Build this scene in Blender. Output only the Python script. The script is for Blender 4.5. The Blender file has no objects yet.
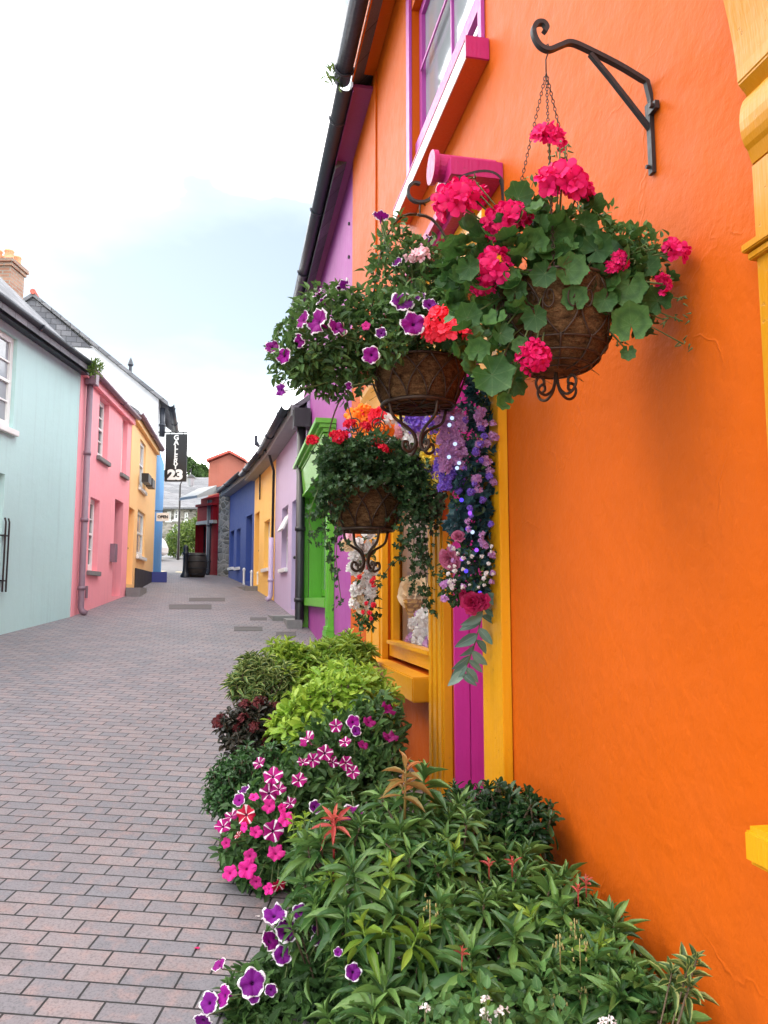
import bpy, bmesh, math, random
import numpy as np
from mathutils import Vector, Matrix
rng = np.random.default_rng(7)
random.seed(7)
scene = bpy.context.scene
COL = scene.collection
PI = math.pi

# ------------------------------------------------------------------ camera
F = 769.0
PSI = math.atan(152 / F)            # the shop wall runs along +Y, the camera looks 11 degrees to its right
THE = math.atan(85 / F)             # pitched slightly up
CAM = np.array((0.0, 0.0, 1.55))
RT = np.array((math.cos(PSI), -math.sin(PSI), 0))
FW = np.array((math.sin(PSI) * math.cos(THE), math.cos(PSI) * math.cos(THE), math.sin(THE)))
UP = np.cross(RT, FW)
GA, GB = 0.0858, -0.04              # the lane climbs away from us and falls a little to the right
def ray(px, py): return RT * ((px - 384) / F) + UP * ((512 - py) / F) + FW
def D(px, py, d): return CAM + ray(px, py) * d
def depth_of(p): return float(np.dot(np.asarray(p) - CAM, FW))
def sat(v, lo, hi):
    if v > hi: return hi + 6 * math.tanh((v - hi) / 6)
    if v < lo: return lo + 6 * math.tanh((v - lo) / 6)
    return v
def gz(x, y):
    al = x * math.sin(PSI) + y * math.cos(PSI); r = x * math.cos(PSI) - y * math.sin(PSI)
    return GA * sat(al, -12, 44) + GB * sat(r, -14, 10)
def G(px, py, dz=0.0):              # photo pixel -> point on the ground
    d = ray(px, py)
    gx = GA * math.sin(PSI) + GB * math.cos(PSI); gy = GA * math.cos(PSI) - GB * math.sin(PSI)
    t = (dz - CAM[2]) / (d[2] - gx * d[0] - gy * d[1])
    return CAM + d * t
def PY(px, py, Y):                  # photo pixel -> point in the vertical plane y = Y
    d = ray(px, py); return CAM + d * (Y / d[1])
WX = 930 * math.cos(PSI) / F        # x of the shop wall

# ------------------------------------------------------------------ colours / nodes
def lin(c):
    return tuple(((v / 255) / 12.92 if v / 255 <= 0.04045 else ((v / 255 + 0.055) / 1.055) ** 2.4) for v in c)
def rgba(c): return (c[0], c[1], c[2], 1.0)
class NT:
    def __init__(s, name):
        s.m = bpy.data.materials.new(name); s.m.use_nodes = True
        s.t = s.m.node_tree; s.t.nodes.clear()
        s.out = s.n('ShaderNodeOutputMaterial')
    def n(s, typ, **kw):
        nd = s.t.nodes.new(typ)
        for k, v in kw.items():
            if k.startswith('i_'): nd.inputs[k[2:].replace('_', ' ')].default_value = v
            else: setattr(nd, k, v)
        return nd
    def l(s, a, b): s.t.links.new(a, b)
    def noise(s, vec, scale, detail=4, rough=0.55):
        nd = s.n('ShaderNodeTexNoise'); nd.inputs['Scale'].default_value = scale
        nd.inputs['Detail'].default_value = detail; nd.inputs['Roughness'].default_value = rough
        if vec is not None: s.l(vec, nd.inputs['Vector'])
        return nd
    def ramp(s, fac, stops):
        nd = s.n('ShaderNodeValToRGB'); e = nd.color_ramp.elements
        while len(e) < len(stops): e.new(0.5)
        for el, (p, c) in zip(e, stops):
            el.position = p; el.color = rgba(c) if not isinstance(c, (int, float)) else (c, c, c, 1)
        s.l(fac, nd.inputs['Fac']); return nd
    def mix(s, fac, a, b, mode='MIX'):
        nd = s.n('ShaderNodeMix', data_type='RGBA', blend_type=mode)
        for sock, v in ((nd.inputs[0], fac), (nd.inputs[6], a), (nd.inputs[7], b)):
            if isinstance(v, (int, float)): sock.default_value = v
            elif isinstance(v, tuple): sock.default_value = rgba(v)
            else: s.l(v, sock)
        return nd.outputs[2]
    def math(s, op, a, b=0.0, c=None):
        nd = s.n('ShaderNodeMath', operation=op)
        for i, v in enumerate((a, b) if c is None else (a, b, c)):
            if isinstance(v, (int, float)): nd.inputs[i].default_value = v
            else: s.l(v, nd.inputs[i])
        return nd.outputs[0]
    def bump(s, h, strength, dist, normal=None):
        nd = s.n('ShaderNodeBump'); nd.inputs['Strength'].default_value = strength; nd.inputs['Distance'].default_value = dist
        s.l(h, nd.inputs['Height'])
        if normal is not None: s.l(normal, nd.inputs['Normal'])
        return nd.outputs[0]
    def pos(s): return s.n('ShaderNodeNewGeometry').outputs['Position']
    def bsdf(s, col, rough=0.5, normal=None, metal=0.0, spec=0.5):
        b = s.n('ShaderNodeBsdfPrincipled')
        if isinstance(col, tuple): b.inputs['Base Color'].default_value = rgba(col)
        else: s.l(col, b.inputs['Base Color'])
        if isinstance(rough, (int, float)): b.inputs['Roughness'].default_value = rough
        else: s.l(rough, b.inputs['Roughness'])
        b.inputs['Metallic'].default_value = metal; b.inputs['Specular IOR Level'].default_value = spec
        if normal is not None: s.l(normal, b.inputs['Normal'])
        return b
    def done(s, sh): s.l(sh.outputs[0] if hasattr(sh, 'outputs') else sh, s.out.inputs['Surface']); return s.m

def mul(c, k): return tuple(min(1, v * k) for v in c)
def m_render(name, c, rough=0.6, bump=1.0, var=0.16, crack=False, spec=.3, stain=1.0):     # painted, slightly lumpy render
    t = NT(name); p = t.pos()
    n1 = t.noise(p, 1.3, 5); n2 = t.noise(p, 9, 5, .6); n3 = t.noise(p, 70, 4, .6); n4 = t.noise(p, 22, 3, .5)
    col = t.mix(n1.outputs['Fac'], mul(c, 1 - var), mul(c, 1 + var))
    dirt = t.ramp(n2.outputs['Fac'], [(.60, (0, 0, 0)), (.78, (1, 1, 1))])
    col = t.mix(t.math('MULTIPLY', dirt.outputs[0], .25), col, mul(c, .78))
    mp = t.n('ShaderNodeMapping'); mp.inputs['Scale'].default_value = (14, 14, .55); t.l(p, mp.inputs['Vector'])
    st = t.noise(mp.outputs[0], 1.0, 4, .6)
    sm = t.ramp(st.outputs['Fac'], [(.54, (0, 0, 0)), (.72, (1, 1, 1))])
    col = t.mix(t.math('MULTIPLY', sm.outputs[0], .3 * stain), col, mul(c, .70))
    n5 = t.noise(p, .55, 6, .65); pm = t.ramp(n5.outputs['Fac'], [(.44, (0, 0, 0)), (.60, (1, 1, 1))])
    col = t.mix(t.math('MULTIPLY', pm.outputs[0], .22 * stain), col, tuple(min(1, .75 * v + .06) for v in c))
    hf = t.math('MULTIPLY', n1.outputs['Fac'], 1.2)
    hf = t.math('ADD', hf, t.math('MULTIPLY', n2.outputs['Fac'], .55))
    hf = t.math('ADD', hf, t.math('MULTIPLY', n4.outputs['Fac'], .22))
    hf = t.math('ADD', hf, t.math('MULTIPLY', n3.outputs['Fac'], .10))
    if crack:
        dist = t.noise(p, 2.4, 4); add = t.n('ShaderNodeVectorMath', operation='MULTIPLY_ADD')
        t.l(dist.outputs['Color'], add.inputs[0]); add.inputs[1].default_value = (.5, .5, .5); t.l(p, add.inputs[2])
        v = t.n('ShaderNodeTexVoronoi', feature='DISTANCE_TO_EDGE'); v.inputs['Scale'].default_value = 1.25; t.l(add.outputs[0], v.inputs['Vector'])
        line = t.ramp(v.outputs['Distance'], [(0, (1, 1, 1)), (.009, (0, 0, 0))])
        msk = t.ramp(t.noise(p, 2.1, 2).outputs['Fac'], [(.5, (0, 0, 0)), (.62, (1, 1, 1))])
        hf = t.math('ADD', hf, t.math('MULTIPLY', t.math('MULTIPLY', line.outputs[0], msk.outputs[0]), .16))
    rg = t.math('ADD', t.math('MULTIPLY', n2.outputs['Fac'], .25), rough - .12)
    return t.done(t.bsdf(col, rg, t.bump(hf, bump * .5, .022), spec=spec))
def m_paint(name, c, rough=0.38, var=.1, worn=None):                    # gloss paint on wood or iron
    t = NT(name); p = t.pos()
    n1 = t.noise(p, 3, 4); n2 = t.noise(p, 40, 4)
    mp = t.n('ShaderNodeMapping'); mp.inputs['Scale'].default_value = (60, 60, 4); t.l(p, mp.inputs['Vector'])
    n3 = t.noise(mp.outputs[0], 1, 3)
    col = t.mix(n1.outputs['Fac'], mul(c, 1 - var), mul(c, 1 + var))
    w = worn if worn else mul(c, .62)
    chip = t.ramp(n2.outputs['Fac'], [(.66, (0, 0, 0)), (.72, (1, 1, 1))])
    col = t.mix(t.math('MULTIPLY', chip.outputs[0], .5), col, w)
    h = t.math('ADD', t.math('ADD', t.math('MULTIPLY', n3.outputs['Fac'], .6), t.math('MULTIPLY', n1.outputs['Fac'], 1.2)), t.math('MULTIPLY', chip.outputs[0], -.3))
    return t.done(t.bsdf(col, t.math('ADD', t.math('MULTIPLY', n2.outputs['Fac'], .3), rough - .1), t.bump(h, .5, .008)))
def m_plain(name, c, rough=.5, metal=0., var=.15, sc=8, bump=.2):
    t = NT(name); p = t.pos(); n1 = t.noise(p, sc, 5)
    col = t.mix(n1.outputs['Fac'], mul(c, 1 - var), mul(c, 1 + var))
    return t.done(t.bsdf(col, rough, t.bump(n1.outputs['Fac'], bump, .01), metal))
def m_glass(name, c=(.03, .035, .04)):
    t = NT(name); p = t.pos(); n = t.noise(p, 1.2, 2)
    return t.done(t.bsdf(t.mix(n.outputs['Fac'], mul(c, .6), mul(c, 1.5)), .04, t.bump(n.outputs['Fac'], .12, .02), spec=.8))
def m_clear(name):
    t = NT(name)
    a = t.n('ShaderNodeBsdfTransparent'); g = t.n('ShaderNodeBsdfGlossy'); g.inputs['Roughness'].default_value = .02
    lw = t.n('ShaderNodeLayerWeight'); lw.inputs['Blend'].default_value = .5; fr = t.math('ADD', t.math('MULTIPLY', t.math('POWER', lw.outputs['Facing'], 5.0), .45), .03)
    mx = t.n('ShaderNodeMixShader'); t.l(fr, mx.inputs[0]); t.l(a.outputs[0], mx.inputs[1]); t.l(g.outputs[0], mx.inputs[2])
    return t.done(mx)
def m_leaf(name, c1, c2, rib=None, rough=.42, edge=None, trans=.22, zone=False):
    t = NT(name); g = t.n('ShaderNodeNewGeometry'); r = g.outputs['Random Per Island']
    col = t.ramp(r, [(0, mul(c1, .72)), (.35, c1), (.75, c2), (1, mul(c2, 1.25))]).outputs[0]
    nz = t.noise(g.outputs['Position'], 35, 3)
    col = t.mix(t.math('MULTIPLY', nz.outputs['Fac'], .5), col, mul(c1, .7))
    uv = t.n('ShaderNodeTexCoord').outputs['UV']; sp = t.n('ShaderNodeSeparateXYZ'); t.l(uv, sp.inputs[0])
    a = t.math('ABSOLUTE', t.math('SUBTRACT', sp.outputs['X'], .5))
    if edge:
        e = t.ramp(t.math('ADD', a, t.math('MULTIPLY', nz.outputs['Fac'], .12)), [(.34, (0, 0, 0)), (.42, (1, 1, 1))])
        col = t.mix(t.math('MULTIPLY', e.outputs[0], .85), col, edge)
    if rib:
        e = t.ramp(a, [(.0, (1, 1, 1)), (.05, (0, 0, 0))])
        col = t.mix(t.math('MULTIPLY', e.outputs[0], .35 if zone else .6), col, rib)
    if zone:
        e = t.ramp(sp.outputs['Y'], [(.38, (0, 0, 0)), (.55, (1, 1, 1)), (.62, (1, 1, 1)), (.78, (0, 0, 0))])
        col = t.mix(t.math('MULTIPLY', e.outputs[0], .55), col, mul(c1, .75))
    # side veins as a soft bump
    w = t.math('SINE', t.math('ADD', t.math('MULTIPLY', sp.outputs['Y'], 42.0), t.math('MULTIPLY', a, -26.0)))
    b = t.bsdf(col, rough, t.bump(w, .12, .002), spec=.36)
    tr = t.n('ShaderNodeBsdfTranslucent'); t.l(t.mix(.5, col, mul(c2, 1.6)), tr.inputs['Color'])
    mx = t.n('ShaderNodeMixShader'); mx.inputs[0].default_value = trans
    t.l(b.outputs[0], mx.inputs[1]); t.l(tr.outputs[0], mx.inputs[2])
    return t.done(mx)
def m_petal(name, c1, c2, centre=None, trans=.3, rough=.55):
    t = NT(name); r = t.n('ShaderNodeNewGeometry').outputs['Random Per Island']
    col = t.mix(r, c1, c2)
    uv = t.n('ShaderNodeTexCoord').outputs['UV']; sp = t.n('ShaderNodeSeparateXYZ'); t.l(uv, sp.inputs[0])
    if centre:
        e = t.ramp(sp.outputs['Y'], [(.05, (1, 1, 1)), (.4, (0, 0, 0))])
        col = t.mix(t.math('MULTIPLY', e.outputs[0], .75), col, centre)
    b = t.bsdf(col, rough, spec=.25)
    tr = t.n('ShaderNodeBsdfTranslucent'); t.l(col, tr.inputs['Color'])
    mx = t.n('ShaderNodeMixShader'); mx.inputs[0].default_value = trans
    t.l(b.outputs[0], mx.inputs[1]); t.l(tr.outputs[0], mx.inputs[2]); return t.done(mx)
def m_petunia(name, c, edge=None, star=None, throat=(.02, .002, .03), edge_at=.74):
    t = NT(name); uv = t.n('ShaderNodeTexCoord').outputs['UV']; sp = t.n('ShaderNodeSeparateXYZ'); t.l(uv, sp.inputs[0])
    g = t.n('ShaderNodeNewGeometry'); oi = t.n('ShaderNodeObjectInfo').outputs['Random']
    nz = t.noise(g.outputs['Position'], 120, 3)
    col = t.mix(oi, mul(c, .7), mul(c, 1.35))
    rr, th = sp.outputs['X'], sp.outputs['Y']
    ve = t.math('SINE', t.math('MULTIPLY', th, 2 * PI * 25))
    col = t.mix(t.math('MULTIPLY', t.math('ADD', t.math('MULTIPLY', ve, .5), .5), .3), col, mul(c, .55))
    if star:
        cs = t.math('COSINE', t.math('MULTIPLY', th, 2 * PI * 5))
        v = t.math('ADD', cs, t.math('MULTIPLY', t.math('SUBTRACT', nz.outputs['Fac'], .5), .5))
        e = t.ramp(t.math('MULTIPLY', t.math('ADD', v, 1), .5), [(.86, (0, 0, 0)), (.95, (1, 1, 1))])
        col = t.mix(t.math('MULTIPLY', e.outputs[0], t.math('GREATER_THAN', rr, .12)), col, star)
    if edge:
        w = t.math('SINE', t.math('ADD', t.math('MULTIPLY', th, 2 * PI * 5), 1.0))
        v = t.math('ADD', t.math('ADD', rr, t.math('MULTIPLY', w, .04)), t.math('MULTIPLY', t.math('SUBTRACT', nz.outputs['Fac'], .5), .3))
        e = t.ramp(v, [(edge_at, (0, 0, 0)), (edge_at + .06, (1, 1, 1))])
        col = t.mix(e.outputs[0], col, edge)
    e = t.ramp(rr, [(.06, (1, 1, 1)), (.2, (0, 0, 0))])
    col = t.mix(e.outputs[0], col, throat)
    b = t.bsdf(col, .6, spec=.2); tr = t.n('ShaderNodeBsdfTranslucent'); t.l(col, tr.inputs['Color'])
    mx = t.n('ShaderNodeMixShader'); mx.inputs[0].default_value = .3
    t.l(b.outputs[0], mx.inputs[1]); t.l(tr.outputs[0], mx.inputs[2]); return t.done(mx)
def m_brick(name, c1, c2, mortar, bw, rh, ms, rot=None, bump=.6, axis='XY', rough=.75, blotch=None):
    t = NT(name); p = t.pos()
    if axis == 'XY':
        mp = t.n('ShaderNodeMapping'); mp.inputs['Rotation'].default_value = (0, 0, rot or 0); t.l(p, mp.inputs['Vector']); v = mp.outputs[0]
    else:                          # vertical faces: run along the wall, rise with z
        s = t.n('ShaderNodeSeparateXYZ'); t.l(p, s.inputs[0]); c = t.n('ShaderNodeCombineXYZ')
        t.l(t.math('ADD', t.math('MULTIPLY', s.outputs[0], axis[0]), t.math('MULTIPLY', s.outputs[1], axis[1])), c.inputs[0])
        t.l(s.outputs[2], c.inputs[1]); v = c.outputs[0]
    b = t.n('ShaderNodeTexBrick'); b.offset = .5
    b.inputs['Scale'].default_value = 1; b.inputs['Brick Width'].default_value = bw; b.inputs['Row Height'].default_value = rh
    b.inputs['Mortar Size'].default_value = ms; b.inputs['Mortar Smooth'].default_value = .25; b.inputs['Bias'].default_value = -.1
    b.inputs['Color1'].default_value = rgba(c1); b.inputs['Color2'].default_value = rgba(c2); b.inputs['Mortar'].default_value = rgba(mortar)
    t.l(v, b.inputs['Vector'])
    n1 = t.noise(p, 14, 4, .6); n2 = t.noise(p, 110, 4, .75); n0 = t.noise(p, .5, 4)
    col = b.outputs['Color']
    if blotch:
        e = t.ramp(n1.outputs['Fac'], [(.5, (0, 0, 0)), (.72, (1, 1, 1))])
        col = t.mix(t.math('MULTIPLY', e.outputs[0], t.math('SUBTRACT', .75, t.math('MULTIPLY', b.outputs['Fac'], .75))), col, blotch)
    col = t.mix(.55, col, t.ramp(n2.outputs['Fac'], [(.36, .3), (.52, 1), (1, 1)]).outputs[0], 'MULTIPLY')
    col = t.mix(.7, col, t.ramp(n0.outputs['Fac'], [(.32, .8), (.68, 1)]).outputs[0], 'MULTIPLY')
    n7 = t.noise(p, 3.2, 5, .7); col = t.mix(.5, col, t.ramp(n7.outputs['Fac'], [(.3, .72), (.5, 1)]).outputs[0], 'MULTIPLY')
    h = t.math('ADD', t.math('MULTIPLY', b.outputs['Fac'], -1.0), t.math('MULTIPLY', n2.outputs['Fac'], .22))
    rg = t.math('ADD', rough - .18, t.math('MULTIPLY', n1.outputs['Fac'], .36))
    return t.done(t.bsdf(col, rg, t.bump(h, bump, .006), spec=.4))
def m_stone(name):
    t = NT(name); p = t.pos(); mp = t.n('ShaderNodeMapping'); mp.inputs['Scale'].default_value = (3, 3, 5); t.l(p, mp.inputs['Vector'])
    v = t.n('ShaderNodeTexVoronoi', feature='F1'); v.inputs['Scale'].default_value = 1.2; t.l(mp.outputs[0], v.inputs['Vector'])
    e = t.n('ShaderNodeTexVoronoi', feature='DISTANCE_TO_EDGE'); e.inputs['Scale'].default_value = 1.2; t.l(mp.outputs[0], e.inputs['Vector'])
    sp = t.n('ShaderNodeSeparateXYZ'); t.l(v.outputs['Color'], sp.inputs[0])
    col = t.ramp(sp.outputs[0], [(0, (.08, .075, .06)), (.5, (.2, .185, .16)), (1, (.33, .3, .26))]).outputs[0]
    mo = t.ramp(e.outputs['Distance'], [(.03, (1, 1, 1)), (.1, (0, 0, 0))]).outputs[0]
    col = t.mix(mo, col, (.3, .28, .25))
    return t.done(t.bsdf(col, .85, t.bump(t.ramp(e.outputs['Distance'], [(0, 0), (.2, 1)]).outputs[0], .8, .03)))

def sm(pts, n=5):                  # smooth a hand-laid polyline (Catmull-Rom)
    P = [np.asarray(p, float) for p in pts]; P = [2 * P[0] - P[1]] + P + [2 * P[-1] - P[-2]]; out = []
    for i in range(1, len(P) - 2):
        for k in range(n):
            t = k / n; a, b, c, d = P[i - 1], P[i], P[i + 1], P[i + 2]
            out.append(.5 * (2 * b + (c - a) * t + (2 * a - 5 * b + 4 * c - d) * t * t + (3 * b - a - 3 * c + d) * t ** 3))
    return out + [P[-2]]
# ------------------------------------------------------------------ mesh collector
class MB:
    def __init__(s): s.V = []; s.Fc = []; s.UV = []; s.n = 0
    def add(s, v, f, uv=None):
        v = np.asarray(v, float).reshape(-1, 3)
        s.V.append(v); s.Fc += [tuple(int(i) + s.n for i in q) for q in f]
        s.UV.append(np.asarray(uv, float) if uv is not None else np.zeros((len(v), 2))); s.n += len(v); return s
    def hexa(s, c):                # 8 corners: bottom ring, top ring
        return s.add(c, [(0, 3, 2, 1), (4, 5, 6, 7), (0, 1, 5, 4), (1, 2, 6, 5), (2, 3, 7, 6), (3, 0, 4, 7)])
    def box(s, x0, x1, y0, y1, z0, z1):
        return s.hexa([(x0, y0, z0), (x1, y0, z0), (x1, y1, z0), (x0, y1, z0), (x0, y0, z1), (x1, y0, z1), (x1, y1, z1), (x0, y1, z1)])
    def tube(s, pts, r, k=6, cap=True):
        P = [np.asarray(p, float) for p in pts]; n = len(P)
        R = [r] * n if isinstance(r, (int, float)) else list(r)
        T = []
        for i in range(n):
            d = P[min(i + 1, n - 1)] - P[max(i - 1, 0)]; T.append(d / (np.linalg.norm(d) + 1e-9))
        a = np.array((0, 0, 1.)) if abs(T[0][2]) < .9 else np.array((1., 0, 0))
        N = np.cross(T[0], a); N /= np.linalg.norm(N); V = []
        for i in range(n):
            N = N - T[i] * np.dot(N, T[i]); N /= (np.linalg.norm(N) + 1e-9); B = np.cross(T[i], N)
            for j in range(k):
                an = 2 * PI * j / k; V.append(P[i] + R[i] * (N * math.cos(an) + B * math.sin(an)))
        Fc = [(i * k + j, i * k + (j + 1) % k, (i + 1) * k + (j + 1) % k, (i + 1) * k + j) for i in range(n - 1) for j in range(k)]
        if cap: Fc += [tuple(range(k))[::-1], tuple((n - 1) * k + j for j in range(k))]
        return s.add(V, Fc)
    def bar(s, pts, w, h, side):   # flat bar along pts; side = width direction
        P = [np.asarray(p, float) for p in pts]; n = len(P); V = []; sd = np.asarray(side, float); sd /= np.linalg.norm(sd)
        for i in range(n):
            d = P[min(i + 1, n - 1)] - P[max(i - 1, 0)]; d /= np.linalg.norm(d); u = np.cross(d, sd); u /= np.linalg.norm(u)
            V += [P[i] - sd * w / 2 - u * h / 2, P[i] + sd * w / 2 - u * h / 2, P[i] + sd * w / 2 + u * h / 2, P[i] - sd * w / 2 + u * h / 2]
        Fc = [(i * 4 + j, i * 4 + (j + 1) % 4, i * 4 + 4 + (j + 1) % 4, i * 4 + 4 + j) for i in range(n - 1) for j in range(4)]
        return s.add(V, Fc + [(3, 2, 1, 0), tuple(4 * (n - 1) + j for j in range(4))])
    def lathe(s, c, prof, k=24, jit=0.0):  # prof: (r, z)
        V = []; n = len(prof)
        for r, z in prof:
            for j in range(k):
                a = 2 * PI * j / k; rr = r * (1 + jit * (random.random() - .5))
                V.append((c[0] + rr * math.cos(a), c[1] + rr * math.sin(a), c[2] + z))
        return s.add(V, [(i * k + j, i * k + (j + 1) % k, (i + 1) * k + (j + 1) % k, (i + 1) * k + j) for i in range(n - 1) for j in range(k)])
    def prism(s, poly, vec):       # polygon swept along vec
        P = np.asarray(poly, float); n = len(P)
        return s.add(np.vstack([P, P + np.asarray(vec)]), [tuple(range(n))[::-1], tuple(range(n, 2 * n))] + [(i, (i + 1) % n, n + (i + 1) % n, n + i) for i in range(n)])
    def quad(s, a, b, c, d): return s.add([a, b, c, d], [(0, 1, 2, 3)])
    def leaves(s, P, Dv, Nv, L, W, T):
        pts, uv, fc = T; P = np.asarray(P); N_ = len(P)
        if N_ == 0: return s
        Dv = Dv / (np.linalg.norm(Dv, axis=1, keepdims=True) + 1e-9)
        sd = np.cross(Nv, Dv); sd /= (np.linalg.norm(sd, axis=1, keepdims=True) + 1e-9); up = np.cross(Dv, sd)
        L = np.broadcast_to(L, (N_,)); W = np.broadcast_to(W, (N_,))
        curl = rng.uniform(.5, 1.6, N_)
        v = P[:, None, :] + Dv[:, None, :] * (pts[None, :, 0:1] * L[:, None, None]) + sd[:, None, :] * (pts[None, :, 1:2] * W[:, None, None]) \
            + up[:, None, :] * (pts[None, :, 2:3] * (L * curl)[:, None, None])
        m = len(pts); f = []
        for i in range(N_):
            o = s.n + i * m; f += [tuple(q + o for q in ff) for ff in fc]
        s.V.append(v.reshape(-1, 3)); s.Fc += f; s.UV.append(np.tile(uv, (N_, 1))); s.n += m * N_; return s
    def build(s, name, mat, parent=None, smooth=False, org=None, bevel=0.0):
        me = bpy.data.meshes.new(name)
        V = np.vstack(s.V) if s.V else np.zeros((0, 3))
        o0 = np.asarray(org, float) if org is not None else (np.array(parent['_o']) if parent is not None else np.zeros(3))
        me.from_pydata((V - o0).tolist(), [], s.Fc)
        uv = np.vstack(s.UV)
        li = np.zeros(len(me.loops), dtype=np.int32); me.loops.foreach_get('vertex_index', li)
        lay = me.uv_layers.new(name='UVMap'); lay.data.foreach_set('uv', uv[li].ravel())
        if smooth: me.polygons.foreach_set('use_smooth', [True] * len(me.polygons))
        me.materials.append(mat); me.update()
        ob = bpy.data.objects.new(name, me); COL.objects.link(ob)
        if parent is not None:
            ob.parent = parent; ob['_o'] = list(map(float, o0))
            if parent.type == 'MESH' and org is None: pass
        else: ob['_o'] = [0., 0., 0.]
        if bevel:
            bm = bmesh.new(); bm.from_mesh(me); bmesh.ops.recalc_face_normals(bm, faces=bm.faces)
            ed = [e for e in bm.edges if e.is_manifold and e.calc_face_angle(0) > .5]
            bmesh.ops.bevel(bm, geom=ed, offset=bevel, segments=2, affect='EDGES', clamp_overlap=True); bm.to_mesh(me); bm.free()
        return ob
def fixn(ob):
    bm = bmesh.new(); bm.from_mesh(ob.data); bmesh.ops.recalc_face_normals(bm, faces=bm.faces); bm.to_mesh(ob.data); bm.free(); return ob
def thing(name, label, cat, loc=(0, 0, 0), group=None):
    o = bpy.data.objects.new(name, None); COL.objects.link(o); o.location = loc; o.empty_display_size = .1
    o['label'] = label; o['category'] = cat; o['_o'] = [float(v) for v in loc]
    if group: o['group'] = group
    return o
def tag(o, label, cat, group=None):
    o['label'] = label; o['category'] = cat
    if group: o['group'] = group
    return o
def solo(mb, name, mat, label, cat, loc, group=None, **kw):     # a thing that is one mesh
    o = mb.build(name, mat, None, org=loc, **kw); o.location = loc; return tag(o, label, cat, group)
def structure(mb, name, mat, **kw):
    o = mb.build(name, mat, **kw); o['kind'] = 'structure'; return o
def place(mesh_ob, parent, loc, nrm, size, name, spin=None):    # copy of a small repeated part (flowers, bulbs): +Z faces nrm
    o = mesh_ob.copy(); COL.objects.link(o); o.name = name
    q = Vector(nrm).to_track_quat('Z', 'Y'); sp = random.random() * 6.28 if spin is None else spin
    M = Matrix.Translation(Vector(loc) - Vector(parent['_o'])) @ q.to_matrix().to_4x4() @ Matrix.Rotation(sp, 4, 'Z') @ Matrix.Scale(size, 4)
    o.parent = parent; o.matrix_basis = M; return o
SKYW, EXPO = 25.0, 1.6
# ------------------------------------------------------------------ materials
ORANGE = (.54, .094, .0012); YEL = (.70, .30, .0035); PURP = lin((158, 68, 146)); MAG = lin((176, 28, 104))
M = {}
M['orange'] = m_render('orange_render', ORANGE, .56, 1.0, .05, True, .16, .35)
M['yellow'] = m_paint('yellow_gloss', YEL, .34, .06)
M['ochre'] = m_paint('ochre_gloss', (.54, .225, .003), .34, .1, (.3, .12, .004))
M['magenta'] = m_paint('magenta_gloss', MAG, .4)
M['violet'] = m_paint('violet_boards', lin((206, 58, 152)), .36, .06)
M['lilac_frame'] = m_paint('orchid_frame', lin((170, 70, 156)), .35)
M['purple'] = m_render('purple_render', PURP, .6, .5)
M['green'] = m_paint('lime_gloss', lin((92, 168, 42)), .34)
M['orange_gloss'] = m_paint('orange_gloss', (.52, .09, .006), .4)
M['iron'] = m_paint('black_iron', (.022, .022, .026), .45, .3, (.06, .045, .04))
M['rusty'] = m_plain('rusty_wire', (.06, .036, .026), .5, .5, .5, 60)
M['gutter'] = m_paint('slate_blue_gutter', (.03, .036, .05), .4)
M['soffit'] = m_paint('plum_soffit', lin((140, 58, 112)), .5)
M['white'] = m_paint('white_gloss', (.78, .78, .76), .35, .04, (.6, .59, .55))
M['teal'] = m_render('teal_render', (.47, .68, .66), .65, .5, .05)
M['pink'] = m_render('pink_render', (.93, .35, .39), .65, .5, .05)
M['pinkdoor'] = m_paint('pink_door', lin((232, 96, 116)), .45)
M['peach'] = m_render('peach_render', (.92, .56, .24), .65, .5, .05)
M['sky_blue'] = m_render('sky_blue_render', lin((60, 140, 200)), .65, .5, .05)
M['offwhite'] = m_render('white_render', (.74, .76, .78), .7, .5, .05)
M['lavender'] = m_render('lavender_render', lin((190, 172, 200)), .65, .5, .05)
M['custard'] = m_render('yellow_render', lin((246, 196, 104)), .65, .5, .05)
M['blue'] = m_render('blue_render', lin((60, 84, 156)), .65, .5, .05)
M['bluedoor'] = m_paint('navy_door', lin((40, 50, 120)), .45)
M['greydoor'] = m_paint('grey_blue_door', lin((126, 142, 172)), .45)
M['ochredoor'] = m_paint('ochre_door', lin((200, 150, 80)), .45)
M['red'] = m_render('oxblood_paint', lin((122, 18, 30)), .65, .3, .05, False, .15)
M['terracotta'] = m_render('terracotta_render', lin((168, 100, 82)), .7, .6, .25)
M['darkbase'] = m_render('dark_plinth', (.035, .03, .032), .6, .5)
M['greyrender'] = m_render('grey_render', (.3, .3, .29), .7, .6, .2)
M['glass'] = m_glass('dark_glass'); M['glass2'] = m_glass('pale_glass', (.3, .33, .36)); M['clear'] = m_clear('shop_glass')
M['pipe'] = m_paint('mauve_pipe', lin((128, 104, 116)), .45)
M['black'] = m_paint('black_paint', (.012, .012, .014), .35)
M['greyconc'] = m_plain('grey_stone_step', (.19, .185, .18), .8, 0, .25, 20)
M['slate'] = m_brick('slates', (.16, .165, .18), (.25, .25, .265), (.06, .06, .065), .3, .22, .006, axis=(.6, .8), bump=.6)
M['slatehung'] = m_brick('hung_slates', (.13, .135, .155), (.24, .24, .26), (.05, .05, .055), .26, .15, .008, axis=(1.0, .0), bump=.7)
M['redbrick'] = m_brick('chimney_brick', (.3, .14, .09), (.42, .24, .16), (.3, .27, .23), .21, .075, .01, axis=(.8, .6))
M['ridge'] = m_plain('red_ridge_tile', lin((190, 92, 78)), .7)
M['pot'] = m_plain('clay_pot', lin((214, 150, 110)), .75)
M['stone'] = m_stone('rubble_stone')
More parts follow.
